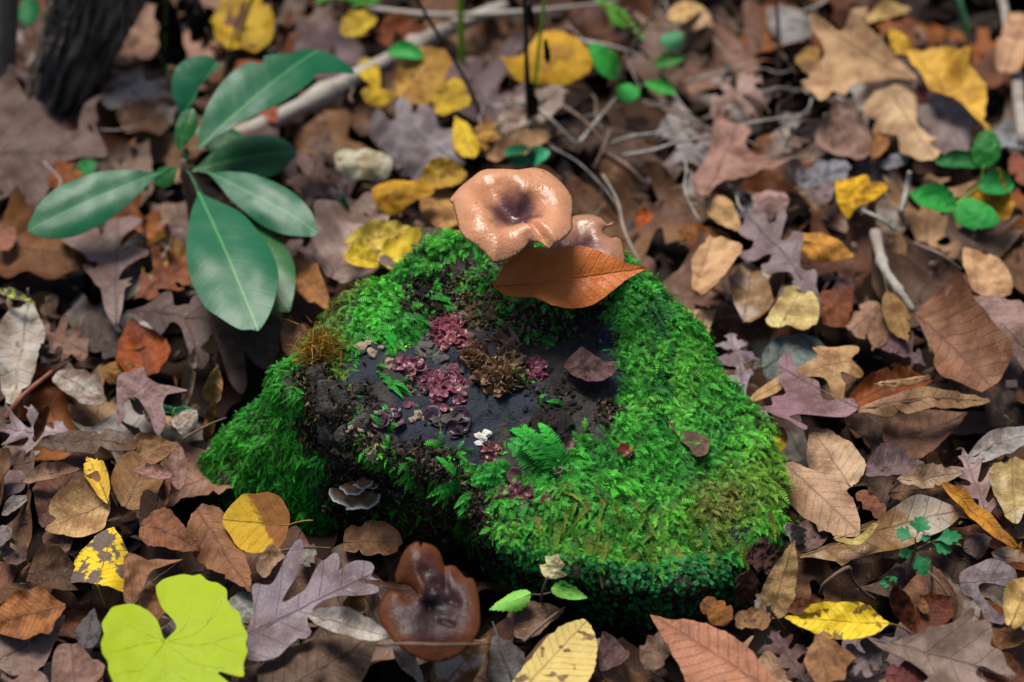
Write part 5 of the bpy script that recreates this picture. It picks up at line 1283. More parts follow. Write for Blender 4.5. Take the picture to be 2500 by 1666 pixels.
rl('C', (1640, 560), (1680, 700), 'beech', (.26, .07, .08), 'small dark red leaf below the golden leaf', W=.5, z=.034)
# ---- back middle
rl('B', (1700, 420), (1085, 370), 'ovate', (.68, .41, .045), 'large golden ochre leaf behind the dark plant stem', z=.05, dz=.0, t=.55, crump=.012, trace=[(1083, 370), (1160, 385), (1240, 362), (1330, 230), (1420, 170), (1490, 178), (1590, 230), (1680, 340), (1712, 410), (1670, 490), (1580, 540), (1480, 572), (1330, 560), (1210, 530), (1140, 460)])
rl('B', (760, 770), (780, 530), 'frag', (.56, .40, .015), 'olive yellow leaf by the thin leaning stem', z=.044, t=.5, trace=[(618, 620), (700, 550), (780, 528), (830, 560), (882, 670), (860, 720), (760, 762), (660, 768), (628, 700)])
rl('B', (900, 1070), (775, 785), 'beech', (.56, .37, .015), 'yellow brown leaf below the olive yellow one', W=.52, z=.046, t=.5, style='spots')
rl('B', (820, 1110), (330, 760), 'oakw', (.265, .245, .275), 'slate grey oak leaf with toothed lobes behind the stump', z=.038, t=.5, trace=[(165, 840), (260, 750), (330, 800), (370, 770), (400, 650), (470, 680), (500, 760), (520, 680), (580, 640), (632, 700), (640, 780), (740, 790), (780, 950), (852, 1100), (700, 1130), (480, 1202), (300, 1000)])
rl('B', (420, 660), (780, 290), 'ovate', (.52, .31, .07), 'ochre brown leaf beside the fallen grey branch', W=.55, z=.036, t=.4)
rl('B', (140, 620), (395, 640), 'beech', (.60, .42, .04), 'yellow leaf under the fallen grey branch', W=.5, z=.03)
rl('B', (-40, 1060), (350, 1110), 'frag', (.54, .53, .38), 'mouldy cream grey leaf right of the evergreen seedling', z=.046, t=.5, style='mould', trace=[(-40, 1010), (60, 978), (200, 990), (320, 1030), (352, 1120), (300, 1182), (180, 1192), (60, 1182), (-20, 1130)])
rl('B', (640, 1290), (210, 1290), 'beech', (.64, .37, .03), 'bright ochre leaf left of the big mushroom', z=.048, t=.5, trace=[(208, 1272), (330, 1214), (450, 1220), (550, 1208), (645, 1290), (520, 1350), (420, 1402), (340, 1432), (250, 1380)])
rl('B', (550, 1220), (860, 1170), 'round', (.54, .34, .06), 'golden brown leaf behind the bright ochre one', W=.68, z=.04, t=.45)
rl('B', (580, 1290), (810, 1500), 'round', (.52, .30, .11), 'caramel leaf below the golden brown one', W=.85, z=.034, t=.45)
rl('B', (380, 1500), (120, 1340), 'maple', (.33, .27, .28), 'greyish mauve leaf under the pale yellow pair', W=.9, z=.03)
rl('B', (240, 260), (570, 190), 'beech', (.24, .09, .025), 'dark chestnut leaf behind the fallen grey branch', W=.65, z=.034)
rl('B', (1050, 880), (1570, 590), 'beech', (.39, .33, .29), 'stone grey leaf below the golden ochre leaf', W=.4, z=.034, t=.4)
rl('B', (930, 980), (1060, 830), 'ovate', (.56, .34, .08), 'small ochre leaf left of the dark plant stem', W=.7, z=.036)
rl('B', (990, 1090), (1440, 920), 'beech', (.46, .30, .18), 'tan leaf right behind the big mushroom', W=.35, z=.034)
rl('V', (788, 562), (957, 528), 'beech', (.80, .66, .15), 'pale lemon yellow leaf left of the stump top', W=.38, z=.052, t=.5)
rl('V', (786, 582), (888, 610), 'beech', (.80, .64, .08), 'lemon yellow leaf below the pale lemon one', W=.5, z=.05, t=.5)
rl('V', (870, 610), (1085, 535), 'ovate', (.70, .48, .03), 'yellow leaf mottled brown right behind the stump', W=.42, z=.05, t=.45, style='blotch')
rl('V', (760, 640), (890, 440), 'ovate', (.35, .28, .26), 'mauve grey leaf under the lemon yellow pair', W=.75, z=.034)
rl('V', (640, 560), (790, 620), 'oakw', (.18, .135, .135), 'dark violet brown leaf between the seedling and the lemon leaves', W=.85, z=.03)
rl('V', (1462, 512), (1500, 495), 'frag', (.60, .14, .03), 'tiny red orange leaf bit behind the smaller mushroom', W=.9, z=.05)
rl('V', (640, 300), (500, 400), 'beech', (.16, .12, .11), 'dark leaf below the fallen grey branch', W=.6, z=.022)
rl('V', (690, 470), (760, 300), 'oakr', (.19, .14, .13), 'dim brown oak leaf right of the evergreen seedling', W=.8, z=.024)
rl('V', (650, 260), (540, 290), 'beech', (.30, .12, .08), 'reddish leaf beneath the fallen grey branch', W=.5, z=.02)
rl('V', (780, 70), (870, 40), 'beech', (.6, .45, .05), 'yellow leaf at the top by the green sprig', W=.6, z=.045)
rl('V', (830, 130), (870, 210), 'beech', (.62, .44, .04), 'yellow leaf tucked against the fallen grey branch', W=.5, z=.03)
rl('V', (1090, 300), (1150, 320), 'beech', (.50, .31, .10), 'tan orange leaf bit beside the thin leaning stem', W=.8, z=.035)
rl('V', (1560, 10), (1640, 60), 'beech', (.5, .36, .24), 'light brown leaf at the top of the back litter', W=.6, z=.04)

# ================================================================== evergreen seedling
GE = (.007, .125, .050)
node = atz(px('A', 1240, 1140), .075)
gfoot = Vector((node.x - .004, node.y + .004, .0))
seed_r = empty('evergreen_seedling', gfoot)
tag(seed_r, 'evergreen seedling with a whorl of long smooth dark green leaves', 'plant')
def ev(b, t_, W, zb, zt, tt=.45, col=GE, reg='A', stalk=None, trace=None, **k):
    k.setdefault('fold', .20); k.setdefault('curl', -.14); k.setdefault('bend', -.22); k.setdefault('crump', .008); k.setdefault('twist', 0); k.setdefault('wave', .004)
    return leaf(reg, b, t_, 'rhodo', col, None, W=W, zb=zb, zt=zt, t=tt, style='fresh', parent=seed_r, gloss=.38, step=.045, stalk=stalk or (1240, 1140, .072), amp=.002, trace=trace, **k)
ev((1090, 1150), (185, 1545), .36, .078, .066)
ev((1345, 975), (2130, 330), .38, .088, .105, .5, trace=[(1345, 965), (1350, 860), (1400, 720), (1500, 560), (1610, 460), (1690, 425), (1735, 440), (1775, 440), (1785, 385), (1880, 370), (1970, 365), (2050, 325), (2150, 312), (2250, 335), (2395, 420), (2390, 450), (2250, 470), (2140, 490), (2100, 560), (2000, 640), (1880, 720), (1700, 800), (1560, 875), (1450, 925), (1365, 985)])
ev((1218, 800), (1470, 410), .6, .085, .110, .6, stalk=(1240, 1100, .072), trace=[(1215, 805), (1190, 690), (1165, 640), (1160, 540), (1200, 440), (1280, 390), (1400, 375), (1470, 420), (1490, 450), (1430, 490), (1400, 530), (1345, 590), (1330, 650), (1310, 700), (1250, 770)])
ev((1290, 860), (1695, 1050), .50, .066, .056, .4, (.012, .12, .022))
ev((1300, 1140), (2010, 1010), .42, .066, .054, .4, (.010, .09, .026))
ev((1390, 1145), (2145, 1555), .34, .076, .068)
ev((1325, 1250), (1735, 2195), .56, .078, .070, .5)
ev((1400, 1350), (1950, 2075), .50, .062, .050, .45, (.012, .12, .022))
ev((1195, 1130), (1050, 1245), .75, .070, .060, .4, (.014, .11, .02))
ev((1200, 1030), (1300, 730), .45, .072, .090, .5, (.012, .12, .022))
barkst = simple_mat('twig_brown', (.12, .075, .05), (.22, .15, .11), 60, .8, .7, .001, (1, 1, .3))
greenst = simple_mat('green_stem', (.20, .40, .02), (.28, .48, .03), 60, .45, .3, .0005)
olivest = simple_mat('olive_stem', (.08, .15, .015), (.12, .19, .025), 60, .5, .3, .0005)
blackst = simple_mat('black_stem', (.012, .008, .007), (.03, .02, .017), 60, .7, .8, .001)
greyst = simple_mat('grey_wood', (.24, .20, .165), (.40, .36, .31), 45, .85, .8, .0015, (.3, 1, 1))
palest = simple_mat('pale_twig', (.20, .17, .14), (.42, .39, .35), 70, .4, .7, .0015)
redst = simple_mat('red_stem', (.20, .05, .03), (.28, .09, .05), 60, .6, .4, .0005)
link_mesh('stem', tube_mesh('stem', spline([gfoot - Vector((0, 0, .006)), gfoot.lerp(node, .5) + Vector((.003, 0, 0)), node + Vector((0, 0, .006))], 10), [.0032, .003, .0028, .0026, .0026, .0026, .0027, .003, .0033, .002], 8, .3), barkst, seed_r)

# ================================================================== lime heart leaf
hp = atz(px('F', 1130, 1290), .062)
hroot = empty('heart_leaf_plant', (hp.x, hp.y - .006, 0)); tag(hroot, 'large bright lime green heart shaped leaf with scalloped edge in front', 'plant')
leaf('F', (1118, 1262), (1130, 1740), 'heart', (.38, .49, .007), None, parent=hroot, name='leaf', zb=.062, zt=.058, t=.42, style='green', gloss=.45, fold=.06, curl=.05, bend=-.05, crump=.018, twist=0, wave=.01, step=.075, rib=False, amp=.003,
     trace=[(1115, 1262), (1190, 1185), (1172, 1130), (1100, 1040), (1060, 950), (1053, 870), (1095, 825), (1180, 795), (1240, 788), (1300, 807), (1350, 799), (1400, 848), (1470, 878), (1532, 940), (1538, 1010), (1570, 1070), (1620, 1115), (1640, 1200), (1677, 1280), (1663, 1340), (1677, 1400), (1648, 1480), (1650, 1560), (1560, 1530), (1490, 1505), (1480, 1520), (1560, 1600), (1530, 1660), (1400, 1730), (1150, 1770), (950, 1730), (800, 1620), (740, 1510), (733, 1440), (698, 1390), (688, 1320), (706, 1250), (693, 1180), (730, 1100), (765, 1050), (830, 1022), (890, 1009), (960, 1035), (1030, 1085), (1072, 1150), (1098, 1230)])
hleaf = [o for o in COL.objects if o.parent == hroot and o.name.startswith('leaf')][0]
hb = BVHTree.FromPolygons([v.co + WLOC[hroot.name] for v in hleaf.data.vertices], [tuple(p_.vertices) for p_ in hleaf.data.polygons])
veinm = simple_mat('lime_vein', (.335, .44, .007), (.36, .46, .008), 60, .5, .2, .0003)
for pts in [[(1120, 1270), (1240, 1180), (1290, 1050), (1280, 880)], [(1120, 1270), (1300, 1230), (1430, 1120), (1500, 1000)], [(1120, 1270), (1330, 1300), (1500, 1260), (1630, 1220)], [(1120, 1270), (1280, 1400), (1450, 1450), (1600, 1440)], [(1120, 1270), (1170, 1420), (1220, 1560), (1240, 1700)], [(1120, 1270), (1010, 1400), (930, 1520), (880, 1620)], [(1120, 1270), (960, 1290), (830, 1330), (730, 1350)], [(1120, 1270), (980, 1220), (860, 1150), (800, 1080)], [(1120, 1270), (1020, 1180), (930, 1110), (890, 1050)], [(1400, 1145), (1440, 1060), (1430, 960)], [(1440, 1275), (1540, 1330), (1640, 1350)], [(860, 1320), (790, 1250), (720, 1230)], [(960, 1470), (850, 1480), (770, 1500)], [(1200, 1500), (1330, 1570), (1420, 1650)]]:
    P = []
    for q in pts:
        h = hb.ray_cast(CAM, ray(px('F', *q)))
        if h[0] is not None: P.append(h[0] + Vector((0, -.0001, .0001)))
    if len(P) > 1:
        sp_ = spline(P, 14); sp2 = []
        for w_ in sp_:
            h = hb.ray_cast(CAM, (w_ - CAM).normalized()); sp2.append(h[0] if h[0] is not None else w_)
        link_mesh('vein', tube_mesh('vein', sp2, [.00034 * (1 - .6 * i / 13) for i in range(14)], 6), veinm, hleaf)
link_mesh('stalk', tube_mesh('stalk', spline([(hp.x, hp.y - .006, -.006), (hp.x + .002, hp.y - .004, .03), (hp.x, hp.y, .0605)], 10), .0014, 8), greenst, hroot)

# ================================================================== small green plants
def herb(label, foot, stems, leaves, name='herb', stemmat=None, cat='plant', group=None):
    """stems: list of [(reg,x,y,z)...]; leaves: dicts for leaf()"""
    f = Vector(foot); f.z = 0
    root = empty(name, f); tag(root, label, cat, group)
    for pts, r in stems:
        P = [atz(px(q[0], q[1], q[2]), q[3]) for q in pts]
        link_mesh('stem', tube_mesh('stem', spline(P, 10), [r * (1 - .35 * i / 9) for i in range(10)], 7), stemmat or greenst, root)
    for d in leaves:
        d = dict(d); reg, b, t_ = d.pop('reg'), d.pop('b'), d.pop('t_')
        d.setdefault('style', 'green'); d.setdefault('kind', 'beech'); d.setdefault('gloss', .42); d.setdefault('crump', .015); d.setdefault('col', (.03, .24, .06)); d.setdefault('t', .5)
        leaf(reg, b, t_, parent=root, name='leaf', rib=d.pop('rib', False), **d)
    return root
HG = (.028, .235, .085)
herb('green three-part herb with toothed leaflets in the right foreground', atz(px('H', 1545, 905), .0), [([('H', 1545, 905, .0), ('H', 1580, 760, .045), ('H', 1620, 655, .062)], .0008), ([('H', 1620, 655, .062), ('H', 1720, 600, .068)], .0006), ([('H', 1620, 655, .062), ('H', 1618, 570, .070)], .0006)],
     [dict(reg='H', b=b, t_=t_, kind='lobed3', W=w, zb=z1, zt=z2, col=HG, curl=.05, fold=.1) for b, t_, w, z1, z2 in [((1628, 570), (1668, 430), 1.0, .070, .076), ((1620, 580), (1490, 525), .75, .070, .070), ((1632, 590), (1720, 565), .55, .069, .069), ((1722, 595), (1930, 560), .52, .068, .070), ((1722, 600), (1855, 670), .62, .068, .064), ((1615, 658), (1510, 690), .75, .062, .058), ((1622, 660), (1690, 825), .75, .062, .054)]], stemmat=barkst)
herb('tiny green leaf sprig beside the mahogany leaf', atz(px('H', 1425, 915), .0), [([('H', 1425, 925, .0), ('H', 1430, 870, .03)], .0006)],
     [dict(reg='H', b=(1430, 872), t_=q, kind='lobed3', W=.9, zb=.031, zt=.034, col=HG) for q in [(1495, 850), (1385, 880), (1430, 840), (1415, 910), (1465, 835)]], stemmat=barkst)
herb('little seedling with two toothed green leaves and a pale cream top leaf', atz(px('G', 1362, 1090), .0), [([('G', 1362, 1100, .0), ('G', 1362, 960, .040), ('G', 1405, 835, .058)], .0008), ([('G', 1362, 960, .040), ('G', 1285, 955, .042)], .0005), ([('G', 1362, 960, .040), ('G', 1435, 940, .044)], .0005)],
     [dict(reg='G', b=(1405, 845), t_=(1470, 685), kind='maple', W=1.1, zb=.056, zt=.068, col=(.88, .76, .42), crump=.05), dict(reg='G', b=(1290, 950), t_=(1008, 1062), kind='ovate', W=.42, zb=.042, zt=.040, col=(.26, .62, .10), rib=True, amp=.03), dict(reg='G', b=(1430, 915), t_=(1675, 982), kind='ovate', W=.46, zb=.044, zt=.042, col=(.26, .62, .10), rib=True, amp=.03)], stemmat=barkst)
CL = (.03, .33, .05)
herb('green herb with rounded leaves among golden leaves at the right', atz(px('C', 1900, 1400), .0), [([('C', 1930, 1480, .0), ('C', 1890, 1380, .045)], .0008), ([('C', 1890, 1380, .045), ('C', 2060, 1250, .05)], .0006), ([('C', 2060, 1250, .05), ('C', 2080, 1120, .062)], .0006)],
     [dict(reg='C', b=b, t_=t_, kind='round', W=w, zb=z1, zt=z2, col=c, crump=.03) for b, t_, w, z1, z2, c in [((1890, 1390), (1585, 1310), .55, .048, .054, CL), ((1885, 1400), (2190, 1490), .62, .048, .046, CL), ((2080, 1130), (2115, 870), .75, .060, .075, (.014, .17, .02)), ((2050, 1100), (1750, 1090), .42, .060, .056, (.015, .14, .03)), ((2050, 1260), (2290, 1260), .7, .052, .050, (.02, .24, .05))]])
herb('bright green young leaves beside the thin leaning twig at the back', atz(px('V', 1430, 200), .0), [([('V', 1430, 250, .0), ('V', 1420, 185, .04), ('V', 1400, 120, .07)], .0009), ([('V', 1425, 215, .02), ('V', 1490, 190, .04)], .0006)],
     [dict(reg='V', b=(1418, 182), t_=(1352, 95), W=.5, zb=.05, zt=.07, col=(.04, .36, .05)), dict(reg='V', b=(1470, 215), t_=(1415, 205), kind='round', W=.75, zb=.035, zt=.04, col=(.06, .42, .08), gloss=.2), dict(reg='V', b=(1480, 190), t_=(1560, 215), W=.35, zb=.04, zt=.035, col=(.05, .36, .05), curl=.2, gloss=.25), dict(reg='V', b=(1520, 100), t_=(1570, 80), kind='round', W=.8, zb=.05, zt=.055, col=(.06, .28, .12)), dict(reg='V', b=(1500, 150), t_=(1580, 130), W=.4, zb=.04, zt=.04, col=(.05, .20, .03))])
herb('small green leaf arching over the fallen grey branch', atz(px('V', 905, 150), .0), [([('V', 900, 170, .0), ('V', 895, 120, .04)], .0008)], [dict(reg='V', b=(890, 115), t_=(980, 128), W=.45, zb=.05, zt=.05, col=(.035, .34, .06), bend=-.4)])
herb('shiny blue green leaf pair behind the big mushroom', atz(px('V', 1212, 380), .0), [([('V', 1212, 400, .0), ('V', 1212, 370, .03)], .0008)], [dict(reg='V', b=(1212, 372), t_=(1160, 345), kind='round', W=.85, zb=.032, zt=.042, col=(.05, .36, .18), gloss=.18), dict(reg='V', b=(1216, 372), t_=(1260, 345), kind='round', W=.85, zb=.032, zt=.042, col=(.05, .36, .18), gloss=.18)])
herb('green leaf behind the dark trunk at the upper left', atz(px('A', 180, 200), .0), [([('A', 160, 260, .0), ('A', 170, 170, .04)], .0008)], [dict(reg='A', b=(170, 180), t_=(210, -60), W=.6, zb=.045, zt=.06, col=(.03, .22, .08))])
herb('small green leaf low beside the left lobed oak leaf', atz(px('A', 590, 1180), .0), [([('A', 590, 1200, .0), ('A', 590, 1150, .03)], .0007)], [dict(reg='A', b=(520, 1160), t_=(660, 1100), kind='round', W=.7, zb=.032, zt=.036, col=(.02, .2, .04))])
herb('green leaf half hidden left of the big mushroom', atz(px('V', 785, 500), .0), [([('V', 785, 520, .0), ('V', 785, 490, .02)], .0007)], [dict(reg='V', b=(785, 505), t_=(788, 450), W=.7, zb=.03, zt=.05, col=(.02, .2, .07))])
def fern(label, foot, tip, zt_, col, n=9, reg='V', wd_=.35):
    F, T = atz(px(reg, *foot), 0), atz(px(reg, *tip), zt_)
    root = empty('fern_sprig', F); tag(root, label, 'fern')
    pts = spline([F, F.lerp(T, .5) + Vector((0, 0, .012)), T], 14)
    link_mesh('stem', tube_mesh('stem', pts, [.0009 * (1 - .6 * i / 13) for i in range(14)], 6), greenst, root)
    L = (T - F).length
    for k in range(2, n + 2):
        f = k / (n + 2); P0 = F.lerp(T, f) + Vector((0, 0, .048 * f * (1 - f)))
        ax = (T - F).normalized(); sdv = ax.cross(Vector((0, 0, 1))).normalized()
        for sg in (1, -1):
            ll = L * wd_ * (1 - f * .7)
            dirv = (sdv * sg + ax * .5).normalized(); nn = dirv.cross(ax).normalized() if sg < 0 else ax.cross(dirv).normalized()
            me = leaf_mesh('leaflet', lib_outline('beech', .34, k + sg), ll, Surf(.34, k, crump=.02), .12, .0003, k)
            me.materials.append(leaf_mat('green', 11, .45))
            m = Matrix((dirv, Vector((0, 0, 1)).cross(dirv).normalized(), dirv.cross(Vector((0, 0, 1)).cross(dirv).normalized()))).transposed().to_4x4()
            o = bpy.data.objects.new('leaflet', me); COL.objects.link(o); o.parent = root; o.color = (*col, 1)
            o.matrix_local = Matrix.Translation(P0 - F) @ m
fern('blue green fern sprig in the upper right corner', (2225, 120), (2180, -20), .05, (.02, .16, .08))
fern('feathery bright green sprig behind the leaning twig', (1465, 120), (1375, 10), .06, (.10, .34, .03), 9, 'V', .28)
fern('small bright green sprig at the top above the branch', (775, 10), (850, 20), .05, (.06, .34, .03), 7, 'V', .3)
fern('tiny green needle sprig beside the lilac oak leaf', (425, 990), (395, 960), .028, (.03, .20, .08), 5, 'V', .5)

# ================================================================== stems, twigs, branch, trunk
def twig(label, pts, r, mat, name='twig', cat='twig', taper=.6, seg=8, rough=.25, vert=None, knots=(), group=None, samples=18):
    P = []
    for q in pts:
        P.append(atz(px(q[0], q[1], q[2]), q[3]))
    if vert is not None:                                    # an upright stem: the later points stand above the first
        P = [P[0]] + [aty(px(q[0], q[1], q[2]), P[0].y + vert * (i + 1)) for i, q in enumerate(pts[1:])]
    sp_ = spline(P, samples)
    foot = min(P, key=lambda v: v.z)
    o = link_mesh(name, tube_mesh(name, sp_, [r * (1 - (1 - taper) * i / (samples - 1)) * (1 + sum(.5 * math.exp(-((i / (samples - 1) - k) / .03) ** 2) for k in knots)) for i in range(samples)], seg, rough, len(label)), mat, None, foot)
    tag(o, label, cat, group)
    return o
twig('tall green stem rising behind the stump', [('V', 1062, 200, .0), ('V', 1060, 100, 0), ('V', 1055, -60, 0)], .0030, greenst, 'plant_stem', 'stem', vert=.002)
twig('thin yellow green stem beside the dark upright stem', [('V', 1218, 320, .0), ('V', 1232, 170, 0), ('V', 1256, -50, 0)], .0016, greenst, 'plant_stem', 'stem', vert=.004)
ds = twig('dark blackish upright stem behind the big mushroom', [('V', 1219, 385, .0), ('V', 1212, 200, 0), ('V', 1204, -60, 0)], .0019, blackst, 'plant_stem', 'stem', vert=.002, rough=.5, knots=(.25, .55))
twig('olive green stem rising behind the big evergreen leaf', [('V', 522, 180, .0), ('V', 545, 100, 0), ('V', 592, -40, 0)], .0018, olivest, 'plant_stem', 'stem', vert=.004)
twig('green stem carrying the black shrivelled leaves', [('V', 378, 215, .0), ('V', 378, 100, 0), ('V', 384, -60, 0)], .0021, olivest, 'plant_stem', 'stem', vert=.003)
twig('short thin green stem by the trunk foot', [('V', 285, 210, .0), ('V', 275, 140, 0), ('V', 262, 70, 0)], .0010, greenst, 'plant_stem', 'stem', vert=.003)
twig('thin dark leaning stem behind the stump', [('V', 1135, 350, .0), ('V', 1080, 205, .05), ('V', 1010, 85, .085), ('V', 940, -30, .12)], .0013, blackst, 'plant_stem', 'stem', taper=.9)
twig('thin brown twig leaning right at the back', [('V', 1392, 275, .0), ('V', 1430, 160, .04), ('V', 1475, 70, .07), ('V', 1550, -40, .10)], .0013, barkst)
twig('thin upright brown stalk in front of the standing tan oak leaf', [('V', 1785, 230, .0), ('V', 1790, 130, 0), ('V', 1782, -40, 0)], .0018, barkst, 'plant_stem', 'stem', vert=.002)
twig('thin olive stem close to the olive green one', [('V', 500, 230, .0), ('V', 530, 110, 0), ('V', 560, 0, 0)], .0009, barkst, 'plant_stem', 'stem', vert=.003)
twig('fallen grey branch lying diagonally behind the evergreen seedling', [('V', 530, 325, .022), ('V', 700, 240, .026), ('V', 890, 140, .030), ('V', 1010, 75, .03), ('V', 1160, 15, .03)], .0068, greyst, 'fallen_branch', 'branch', taper=.75, seg=14, rough=.18, knots=(.62, .3), samples=30)
twig('pale shiny bent twig right of the dark upright stem', [('V', 1160, 232, .03), ('V', 1215, 240, .045), ('V', 1262, 272, .045), ('V', 1330, 340, .03)], .0019, palest, knots=(.4, .62))
twig('pale grass stalk crossing the back litter', [('V', 1400, 332, .03), ('V', 1450, 314, .042), ('V', 1505, 306, .041), ('V', 1565, 287, .036)], .0013, palest)
twig('second pale grass stalk below the first one', [('V', 1430, 358, .032), ('V', 1500, 346, .042), ('V', 1560, 326, .044), ('V', 1640, 312, .04), ('V', 1720, 284, .044), ('V', 1860, 262, .04)], .0013, palest)
twig('grey weathered stick at the right', [('V', 2010, 535, .038), ('V', 2030, 610, .04), ('V', 2060, 660, .036), ('V', 2100, 715, .03)], .0034, greyst, rough=.4, knots=(.3, .7))
twig('pale twig rising beside the herb with rounded leaves', [('V', 2070, 490, .03), ('V', 2085, 430, .04), ('V', 2090, 395, .05)], .0022, palest)
twig('reddish curved leaf stalk at the left', [('D', 40, 1310, .03), ('D', 150, 1160, .04), ('D', 350, 990, .04)], .0020, redst)
twig('thin dark twig lying in front of the dark wet mushroom', [('G', 250, 1296, .060), ('G', 480, 1290, .078), ('G', 700, 1297, .082), ('G', 1010, 1292, .058)], .0008, barkst, taper=.8)
twig('brown twig lying across the grey brown leaf by the seedling', [('G', 1240, 1275, .035), ('G', 1380, 1150, .036), ('G', 1520, 1040, .034)], .0011, barkst)
twig('bent brown twig before the shadow right of the stump', [('H', 975, 950, .03), ('H', 1020, 870, .045), ('H', 1165, 775, .05), ('H', 1190, 850, .04), ('H', 1270, 940, .03), ('H', 1350, 995, .02)], .0012, barkst)
twig('thin dark stalk crossing the plum oak leaf', [('H', 610, 1035, .05), ('H', 680, 1120, .046), ('H', 740, 1200, .04)], .0009, blackst)
twig('slim twig beneath the mahogany leaves', [('H', 1720, 720, .03), ('H', 1730, 900, .04), ('H', 1715, 1080, .04)], .0007, blackst)
twig('thick dull twig along the right edge', [('V', 2353, 330, .03), ('V', 2335, 180, .035), ('V', 2300, -20, .04)], .005, greyst, rough=.3)
twig('grey crooked twig lying across the upper back litter', [('V', 850, 20, .035), ('V', 1000, 35, .04), ('V', 1200, 28, .04), ('V', 1420, 5, .04)], .0026, greyst, rough=.3)
for i, (x1, y1, x2, y2, r) in enumerate([(1330, 330, 1420, 220, .0015), (1370, 380, 1400, 300, .0014), (1290, 240, 1390, 330, .0012), (1520, 250, 1640, 310, .0013), (1640, 90, 1700, 190, .0012), (1480, 240, 1600, 270, .0011), (1390, 350, 1480, 420, .0015), (1940, 470, 2060, 530, .0016), (2100, 560, 2210, 620, .0014), (980, 300, 1060, 260, .001), (1300, 90, 1480, 130, .0016), (620, 1270, 760, 1260, .0009), (420, 1010, 520, 960, .0008)]):
    twig(['bleached twig rising between the bent pale twig and the leaning twig', 'short brown twig just behind the smaller mushroom', 'brown twig crossing the bent pale twig', 'dry twig crossing the pale grass stalks', 'fine twig near the thin upright stalk', 'slender twig above the pale grass stalks', 'brown twig over the litter right behind the smaller mushroom', 'pale root-like twig left of the grey weathered stick', 'light twig right of the grey weathered stick', 'fine twig crossing the slate grey oak leaf', 'bleached twig behind the golden ochre leaf', 'thin twig under the round yellow leaf', 'thin twig left of the mossy root'][i],
         [('V', x1, y1, .034), ('V', (x1 + x2) / 2 + 4, (y1 + y2) / 2 - 6, .042), ('V', x2, y2, .034)], r, palest if i in (0, 7, 10) else barkst, group='small dry twigs in the litter')
# leaning dead trunk, upper left
bark = NT('trunk_bark')
tc = bark.n('TexCoord').outputs['UV']; mp = bark.n('Mapping'); mp.inputs['Scale'].default_value = (26, 5, 1); bark.l(tc, mp.inputs[0])
nb1 = bark.noise(mp.outputs[0], 1.0, 5, .65, dist=.4); nb2 = bark.noise(mp.outputs[0], 4, 4, .65)
bc = bark.mix(bark.step(nb1, .42, .66), (.035, .027, .021), (.26, .21, .17)); bc = bark.mix(bark.math('MULTIPLY', bark.step(nb2, .60, .72), .6), bc, (.46, .36, .27))
bark.set(Base_Color=bc, Roughness=.85); bark.bump(bark.math('ADD', nb1, bark.math('MULTIPLY', nb2, .4)), 1.0, .004)
def trunk(label, foot, top, r0, r1, mat, ridge=.16, name='dead_tree'):
    F, T = atz(px(*foot), -.01), aty(px(*top), atz(px(*foot), 0).y + .02)
    T = T + (T - F) * .6
    n, seg = 70, 90
    vs, fs = [], []
    ax = (T - F).normalized(); s = ax.orthogonal().normalized(); b = ax.cross(s)
    for i in range(n):
        f = i / (n - 1); rr = r0 + (r1 - r0) * min(1, f * 1.6)
        for k in range(seg):
            a = 2 * math.pi * k / seg
            q = rr * (1 + ridge * mnoise.noise(Vector((math.cos(a) * 4.5, math.sin(a) * 4.5, f * 2.2))) + ridge * .7 * mnoise.noise(Vector((math.cos(a) * 10, math.sin(a) * 10, f * 6))) + .08 * mnoise.noise(Vector((math.cos(a) * 5, math.sin(a) * 5, f * 40))) + .10 * mnoise.noise(Vector((math.cos(a) * 16, math.sin(a) * 16, f * 9))))
            vs.append(F.lerp(T, f) + (s * math.cos(a) + b * math.sin(a)) * q)
    for i in range(n - 1):
        for k in range(seg): fs.append((i * seg + k, i * seg + (k + 1) % seg, (i + 1) * seg + (k + 1) % seg, (i + 1) * seg + k))
    fs.append(tuple((n - 1) * seg + k for k in range(seg)))
    me = mesh_from('trunk', vs, fs)
    uvl = me.uv_layers.new(name='UVMap')
    for lp_ in me.loops:
        i, k = divmod(lp_.vertex_index, seg); uvl.data[lp_.index].uv = (abs(k / seg - .5) * 2, i / n)
    root = empty(name, (F.x, F.y, 0)); tag(root, label, 'tree')
    link_mesh('trunk', me, mat, root)
    return root
trunk('leaning dark dead trunk with furrowed bark in the upper left', ('A', 320, 850), ('A', 640, 0), .0185, .0300, bark.m)
trunk('thin smooth grey sapling trunk at the left edge', ('A', 20, 640), ('A', 55, 0), .0085, .0075, simple_mat('sapling_bark', (.14, .115, .095), (.21, .18, .15), 60, .8, .5, .001, (1, 1, .2)), .04, 'sapling')
